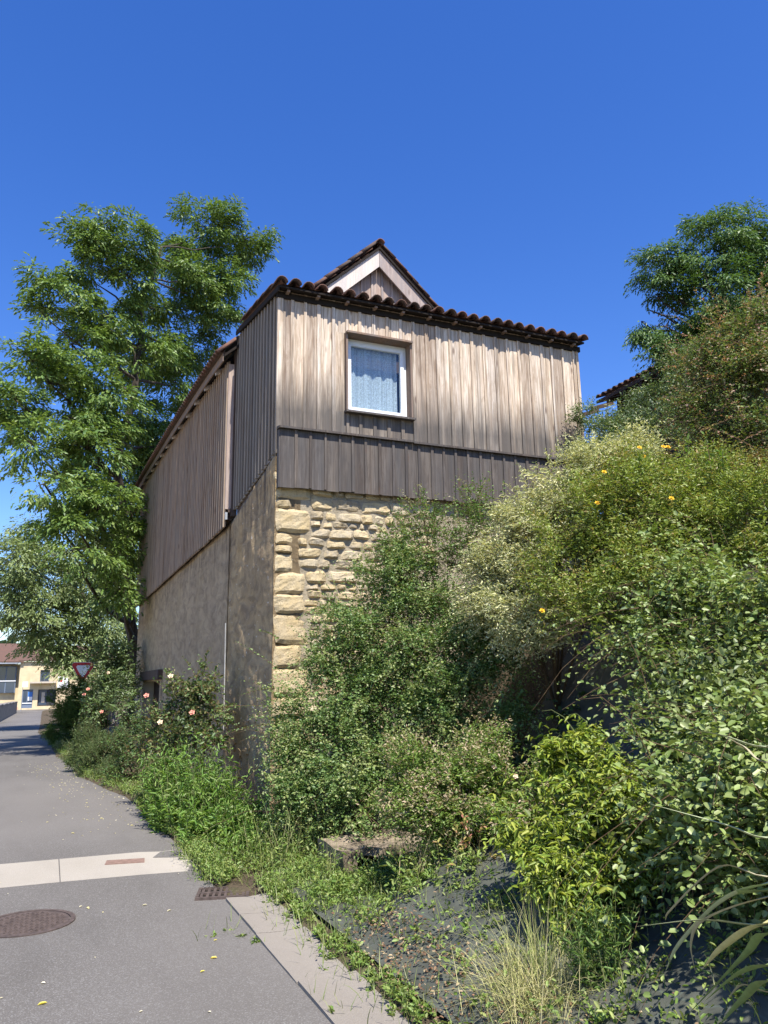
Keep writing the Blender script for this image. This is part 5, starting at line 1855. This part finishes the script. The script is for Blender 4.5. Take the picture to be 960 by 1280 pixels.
# ferny weeds hanging over the fabric in front of the trough
for bx, by, hgt, n, lab in ((-.12, -4.45, .42, 26, 'leafy weed with dry stalks growing through the fabric below the trough'),
                            (.12, -4.75, .38, 12, 'thin upright weed with reddish tips right of the trough'),
                            (-.25, -3.75, .34, 18, 'broad leaved green weed at the foot of the trough')):
    b = gb_(bx, by)
    t = empty('weed', b, lab, 'weed')
    p0 = np.array([b] * n) + G.normal(0, .05, (n, 3)) * np.array([1, 1, 0])
    d = np.array([-.15, -.25, 1.0]) + G.normal(0, .4, (n, 3))
    l_ = G.uniform(.5, 1.1, n) * hgt
    ch = [shoots(p0, d, l_, 12, .05, .42, 'oval', lw_cols, .45, .15, .8)]
    if bx > -.2:
        ch.append(blades(np.array([b]), 26, hgt * 1.1, .005, .7, [(.3, .24, .13), (.22, .19, .09)]))
    if bx > 0:
        ch.append(shoots(p0 + unit(d) * l_[:, None] * .85, d, l_ * .3, 8, .035, .5, 'oval', [(.3, .13, .08), (.24, .22, .06)], .2, .2, .8))
    mb = MB()
    shoot_stems(p0, d, l_, .45, .003, mb)
    link('foliage', foliage_mesh('foliage', ch, b), M['leaf'], t, b)
    mb.build('stem', M['stem_green'], t)

# dry feather grass
b = gb_(-.42, -6.28)
t = empty('feather_grass', b, 'tuft of dry straw coloured feather grass arching over the fabric', 'grass tuft')
b = (b[0], b[1], b[2] - .02)
ch = [blades(np.array([b, (b[0] + .06, b[1] + .05, b[2]), (b[0] - .05, b[1] - .04, b[2]), (b[0] + .12, b[1] + .12, b[2])]), 170, .36, .0038, .75, [(.36, .33, .16), (.42, .37, .2), (.26, .27, .1), (.3, .3, .12)], 1.0, 6),
      blades(np.array([(b[0] + .1, b[1] + .1, b[2])]), 120, .5, .0035, .35, [(.2, .25, .07), (.3, .3, .13)], .5, 6)]
link('blades', foliage_mesh('blades', ch, b), M['leaf_matt'], t, b)
# linear-leaved weed beside it
b = gb_(-.16, -6.45)
t = empty('flax_weed', b, 'upright green weed with slender stems beside the dry grass', 'weed')
n = 30
p0 = np.array([b] * n) + G.normal(0, .05, (n, 3)) * np.array([1, 1, 0])
d = np.array([0, 0, 1.0]) + G.normal(0, .26, (n, 3))
l_ = G.uniform(.25, .52, n)
ch = [shoots(p0, d, l_, 26, .055, .11, 'lance', [(.12, .2, .05), (.15, .23, .07), (.1, .16, .04)], .1, .06, .5)]
mb = MB()
shoot_stems(p0, d, l_, .1, .0028, mb)
link('foliage', foliage_mesh('foliage', ch, b), M['leaf'], t, b)
mb.build('stem', M['stem_green'], t)

# strap leaves of the plant on the right, each leaf its own piece
ph = empty('flax_lily', gb_(.1, -7.85), 'strap leaved plant reaching in from the right edge with long pale blades', 'plant')
c0 = Vector((.02, -7.95, ground_z(.0, -7.9) + .05))
STR = [[(-0.37, -7.64, 0.95), (-0.36, -7.43, 0.94), (-0.39, -7.2, 0.75), (-0.31, -7.07, 0.67), 0],
       [(-0.38, -7.63, 0.8), (-0.41, -7.38, 0.76), (-0.49, -7.11, 0.68), 1],
       [(-0.37, -7.64, 0.93), (-0.37, -7.42, 0.82), (-0.38, -7.21, 0.63), (-0.32, -7.06, 0.49), 1],
       [(-0.38, -7.64, 0.89), (-0.41, -7.38, 0.76), (-0.35, -7.24, 0.64), (-0.24, -7.13, 0.5), 0],
       [(-0.38, -7.63, 0.81), (-0.37, -7.42, 0.68), (-0.32, -7.26, 0.56), 2],
       [(-0.38, -7.63, 0.78), (-0.33, -7.46, 0.65), (-0.38, -7.21, 0.39), 3],
       [(-0.39, -7.62, 0.64), (-0.34, -7.45, 0.52), (-0.3, -7.29, 0.38), 3],
       [(-0.34, -7.67, 1.36), (-0.33, -7.46, 1.39), (-0.35, -7.24, 1.41), 1],
       [(-0.34, -7.67, 1.31), (-0.28, -7.52, 1.35), (-0.22, -7.36, 1.38), 0],
       [(-0.36, -7.65, 1.07), (-0.34, -7.46, 1.08), (-0.42, -7.17, 1.12), 1],
       [(-0.40, -7.66, .70), (-.40, -7.5, .62), (-.42, -7.36, .5), 3],
       [(-0.38, -7.64, .91), (-.36, -7.44, .84), (-.36, -7.26, .7), 3],
       [(-0.36, -7.62, .60), (-.30, -7.42, .55), (-.26, -7.3, .46), 0]]
for k in range(22):
    a = R.uniform(-2.6, .9)
    rr, hh = R.uniform(.25, .55), R.uniform(.5, 1.0)
    e = c0 + Vector((math.cos(a) * rr, math.sin(a) * rr, hh))
    if e.x < -.12 and e.y > -8.4:
        continue
    STR.append([tuple(c0.lerp(e, .55) + Vector((0, 0, .16))), tuple(e), tuple(e + Vector((math.cos(a) * .16, math.sin(a) * .16, -.12))), R.choice((1, 3, 3, 3))])
SC = [simple('dry blade', (.42, .38, .24), .6, .2, 0, .2, 30, 0), simple('pale blade', (.42, .46, .26), .5, .3, 0, .2, 30, 0),
      simple('yellowed blade', (.6, .54, .24), .5, .3, 0, .2, 30, 0), simple('green blade', (.22, .29, .10), .5, .3, 0, .25, 30, 0)]
for s in STR:
    kind = s[-1]
    pts = [Vector(p) for p in s[:-1]]
    start = c0.copy()
    mid = Vector(((c0.x + pts[0].x) / 2, (c0.y + pts[0].y) / 2, max(pts[0].z + .03, (c0.z + pts[0].z) / 2 + .2)))
    ctrl = [start, mid] + pts
    # smooth curve through the points
    cr = []
    ext = [ctrl[0] * 2 - ctrl[1]] + ctrl + [ctrl[-1] * 2 - ctrl[-2]]
    for i in range(len(ctrl) - 1):
        p0_, p1_, p2_, p3_ = ext[i:i + 4]
        for q in range(5):
            u = q / 5
            cr.append(.5 * ((2 * p1_) + (p2_ - p0_) * u + (2 * p0_ - 5 * p1_ + 4 * p2_ - p3_) * u * u + (3 * p1_ - p0_ - 3 * p2_ + p3_) * u ** 3))
    cr.append(ctrl[-1])
    wmax = (.006, .010, .016, .014)[kind]
    mb = MB()
    for i, p in enumerate(cr):
        u = i / (len(cr) - 1)
        tg = (cr[min(i + 1, len(cr) - 1)] - cr[max(i - 1, 0)]).normalized()
        sd_ = tg.cross(Vector((0.2, -.5, 1))).normalized()
        nn = sd_.cross(tg)
        wv_ = wmax * (1 - max(0, (u - .55) / .45) ** 1.6) + .0008
        mb.v += [tuple(p - sd_ * wv_ + nn * wv_ * .35), tuple(p - nn * wv_ * .2), tuple(p + sd_ * wv_ + nn * wv_ * .35)]
    for i in range(len(cr) - 1):
        mb.f += [(i * 3, i * 3 + 1, i * 3 + 4, i * 3 + 3), (i * 3 + 1, i * 3 + 2, i * 3 + 5, i * 3 + 4)]
    mb.build('leaf', SC[kind], ph, smooth=True)

# scattered small weeds in the shade at the foot of the bank
for wx, wy, n, hgt, lab in ((-.05, -7.1, 9, .3, 'small weed under the strap leaves, nearest to the upright flax like weed'), (.15, -6.9, 12, .35, 'sprawling weed in the shade between arching shrub and strap leaves'),
                            (-.28, -6.95, 7, .2, 'lowest small weed on the dark fabric beside the upright weed'), (.35, -7.0, 10, .3, 'weed deepest in the shade under the arching shrub at right'),
                            (-.1, -7.45, 8, .25, 'small weed at the bottom edge below the strap leaved plant')):
    b = gb_(wx, wy)
    t = empty('weed', b, lab, 'weed', 'small weeds on the fabric at lower right')
    p0 = np.array([b] * n) + G.normal(0, .05, (n, 3)) * np.array([1, 1, 0])
    d = np.array([-.1, -.1, 1.0]) + G.normal(0, .5, (n, 3))
    l_ = G.uniform(.5, 1.1, n) * hgt
    link('foliage', foliage_mesh('foliage', [shoots(p0, d, l_, 9, .042, .4, 'oval', lw_cols, .5, .2, .8)], b), M['leaf'], t, b)
    mb = MB()
    shoot_stems(p0, d, l_, .5, .0025, mb)
    mb.build('stem', M['stem_green'], t)

# litter of dry leaves along the kerb and on the fabric
n = 1500
xy = np.concatenate([np.stack([G.normal(-.62, .13, n), G.uniform(-8.2, -5.0, n)], 1), np.stack([G.normal(-.5, .12, 500), G.normal(-5.6, .8, 500)], 1),
                     np.stack([G.normal(-.55, .1, 160), G.normal(-4.75, .12, 160)], 1), np.stack([G.uniform(-.3, 1.6, 260), G.uniform(-8, -4.5, 260)], 1)])
xy = xy[xy[:, 0] > -.83]
P = np.array([(x, y, ground_z(x, y) + .05 + R.random() * .02) for x, y in xy])
m = len(P)
sz = G.uniform(.01, .027, m)
V, tf = leaf_arrays(P, sphere_pts(m) * np.array([1, 1, .35]), np.array([0, 0, 1.0]) + G.normal(0, .5, (m, 3)), sz, sz * .6, 'oval')
tag(link('leaf_litter', foliage_mesh('leaf_litter', [(V, tf, palette(m, [(.2, .12, .07), (.27, .19, .11), (.13, .07, .045), (.36, .29, .18), (.17, .1, .06)]))], (0, 0, 0)), M['leaf_matt'], None, (0, 0, 0)),
    'brown dead leaves lying on the fabric behind the kerb', 'leaf litter', kind='stuff')

# petals and yellow leaves dropped on the road
xy = [(road_right(y) - abs(R.gauss(0, .5)) - .05, y) for y in [R.uniform(.2, 12) for _ in range(260)]]
xy += [(R.uniform(-3.2, -1.25), R.uniform(-6, 0)) for _ in range(28)]
P = np.array([(x, y, base_z(y) + .006) for x, y in xy])
m = len(P)
sz = G.uniform(.015, .04, m)
V, tf = leaf_arrays(P, sphere_pts(m) * np.array([1, 1, .05]), np.array([0, 0, 1.0]) + G.normal(0, .15, (m, 3)), sz, sz * .55, 'oval')
ch = [(V, tf, palette(m, [(.55, .5, .38), (.5, .44, .2), (.45, .4, .3)]))]
P = np.array([(x, y, base_z(y) + .007) for x, y in [(-2.48, -4.75), (-1.52, -4.45), (-1.63, -4.65), (-1.45, -4.1)]])
m = len(P)
sz = np.array([.05, .05, .03, .025])
V, tf = leaf_arrays(P, sphere_pts(m) * np.array([1, .3, .02]), np.array([0, 0, 1.0]) + G.normal(0, .1, (m, 3)), sz, sz * .5, 'oval')
ch.append((V, tf, palette(m, [(.65, .55, .1), (.6, .48, .12)])))
tag(link('fallen_leaves', foliage_mesh('fallen_leaves', ch, (0, 0, 0)), M['leaf_matt'], None, (0, 0, 0)), 'pale petals and small yellow leaves scattered on the asphalt', 'fallen leaves', kind='stuff')

bush('shade_shrub', 'broad leafy shrub added out of view on the right to shade the bank', 'shrub', gb_(.75, -8.1),  # unseen shrub, added right of the view to shade the fabric
     [(.1, -7.95, 1.35, .2), (.2, -7.7, 1.0, .2), (.2, -8.0, 1.75, .26), (.45, -8.05, 1.25, .36), (.75, -7.9, 1.5, .42), (.3, -8.2, 1.5, .3), (.9, -7.5, 1.2, .4), (.6, -8.1, .8, .4), (1.2, -7.6, 1.6, .45)],
     [(.06, .11, .03), (.08, .14, .04), (.05, .09, .025)], .09, .42, 'oval', 1.3, (.2, .4), 9, .3, .4, mat='leaf_gloss')

# tall seeded weeds standing out of the low growth by the drain
for wx, wy, n, hgt, lab in ((-.62, -2.55, 10, .5, 'tall seeding weed between the drain grate and the dark shrub'), (-.3, -2.25, 12, .55, 'tall leafy weed close against the dark shrub left of the trough'),
                            (-.38, -3.2, 9, .42, 'upright weed at the left corner of the trough'), (-.75, -2.1, 10, .45, 'weed leaning out beside the end of the concrete band'),
                            (.12, -3.3, 12, .4, 'leafy weed standing right in front of the trough opening'), (.5, -3.35, 10, .38, 'weed at the right corner of the trough under the pinkish shrub')):
    b = gb_(wx, wy)
    t = empty('weed', b, lab, 'weed', 'tall weeds by the drain')
    p0 = np.array([b] * n) + G.normal(0, .09, (n, 3)) * np.array([1, 1, 0])
    d = np.array([0, -.05, 1.0]) + G.normal(0, .25, (n, 3))
    l_ = G.uniform(.5, 1.15, n) * hgt
    link('foliage', foliage_mesh('foliage', [shoots(p0, d, l_, 14, .055, .35, 'lance', lw_cols, .15, .15, .8), blades(np.array([b]), 40, hgt * 1.1, .005, .5, [(.2, .22, .07), (.3, .28, .13), (.14, .19, .05)])], b), M['leaf'], t, b)
    mb = MB()
    shoot_stems(p0, d, l_, .15, .0025, mb)
    mb.build('stem', M['stem_green'], t)

bush('ivy', 'dark ivy creeping over the bank in the shade between the shrubs', 'ivy', gb_(1.5, -4.2),
     [(x, y, ground_z(x, y) + .05, .2) for x, y in [(.9, -4.7), (1.2, -4.5), (1.5, -4.3), (1.8, -4.0), (1.3, -3.9), (1.6, -3.6), (1.0, -4.2), (1.95, -3.4), (1.2, -3.4), (1.5, -3.1), (.9, -3.7), (1.8, -3.0), (.8, -4.3), (1.45, -4.8), (1.15, -2.9), (.75, -3.2), (2.2, -3.2)]],
     [(.05, .085, .025), (.065, .10, .03), (.04, .07, .022)], .055, .8, 'oval', .9, (.15, .35), 8, .3, .3, mat='leaf_gloss', stems=False)
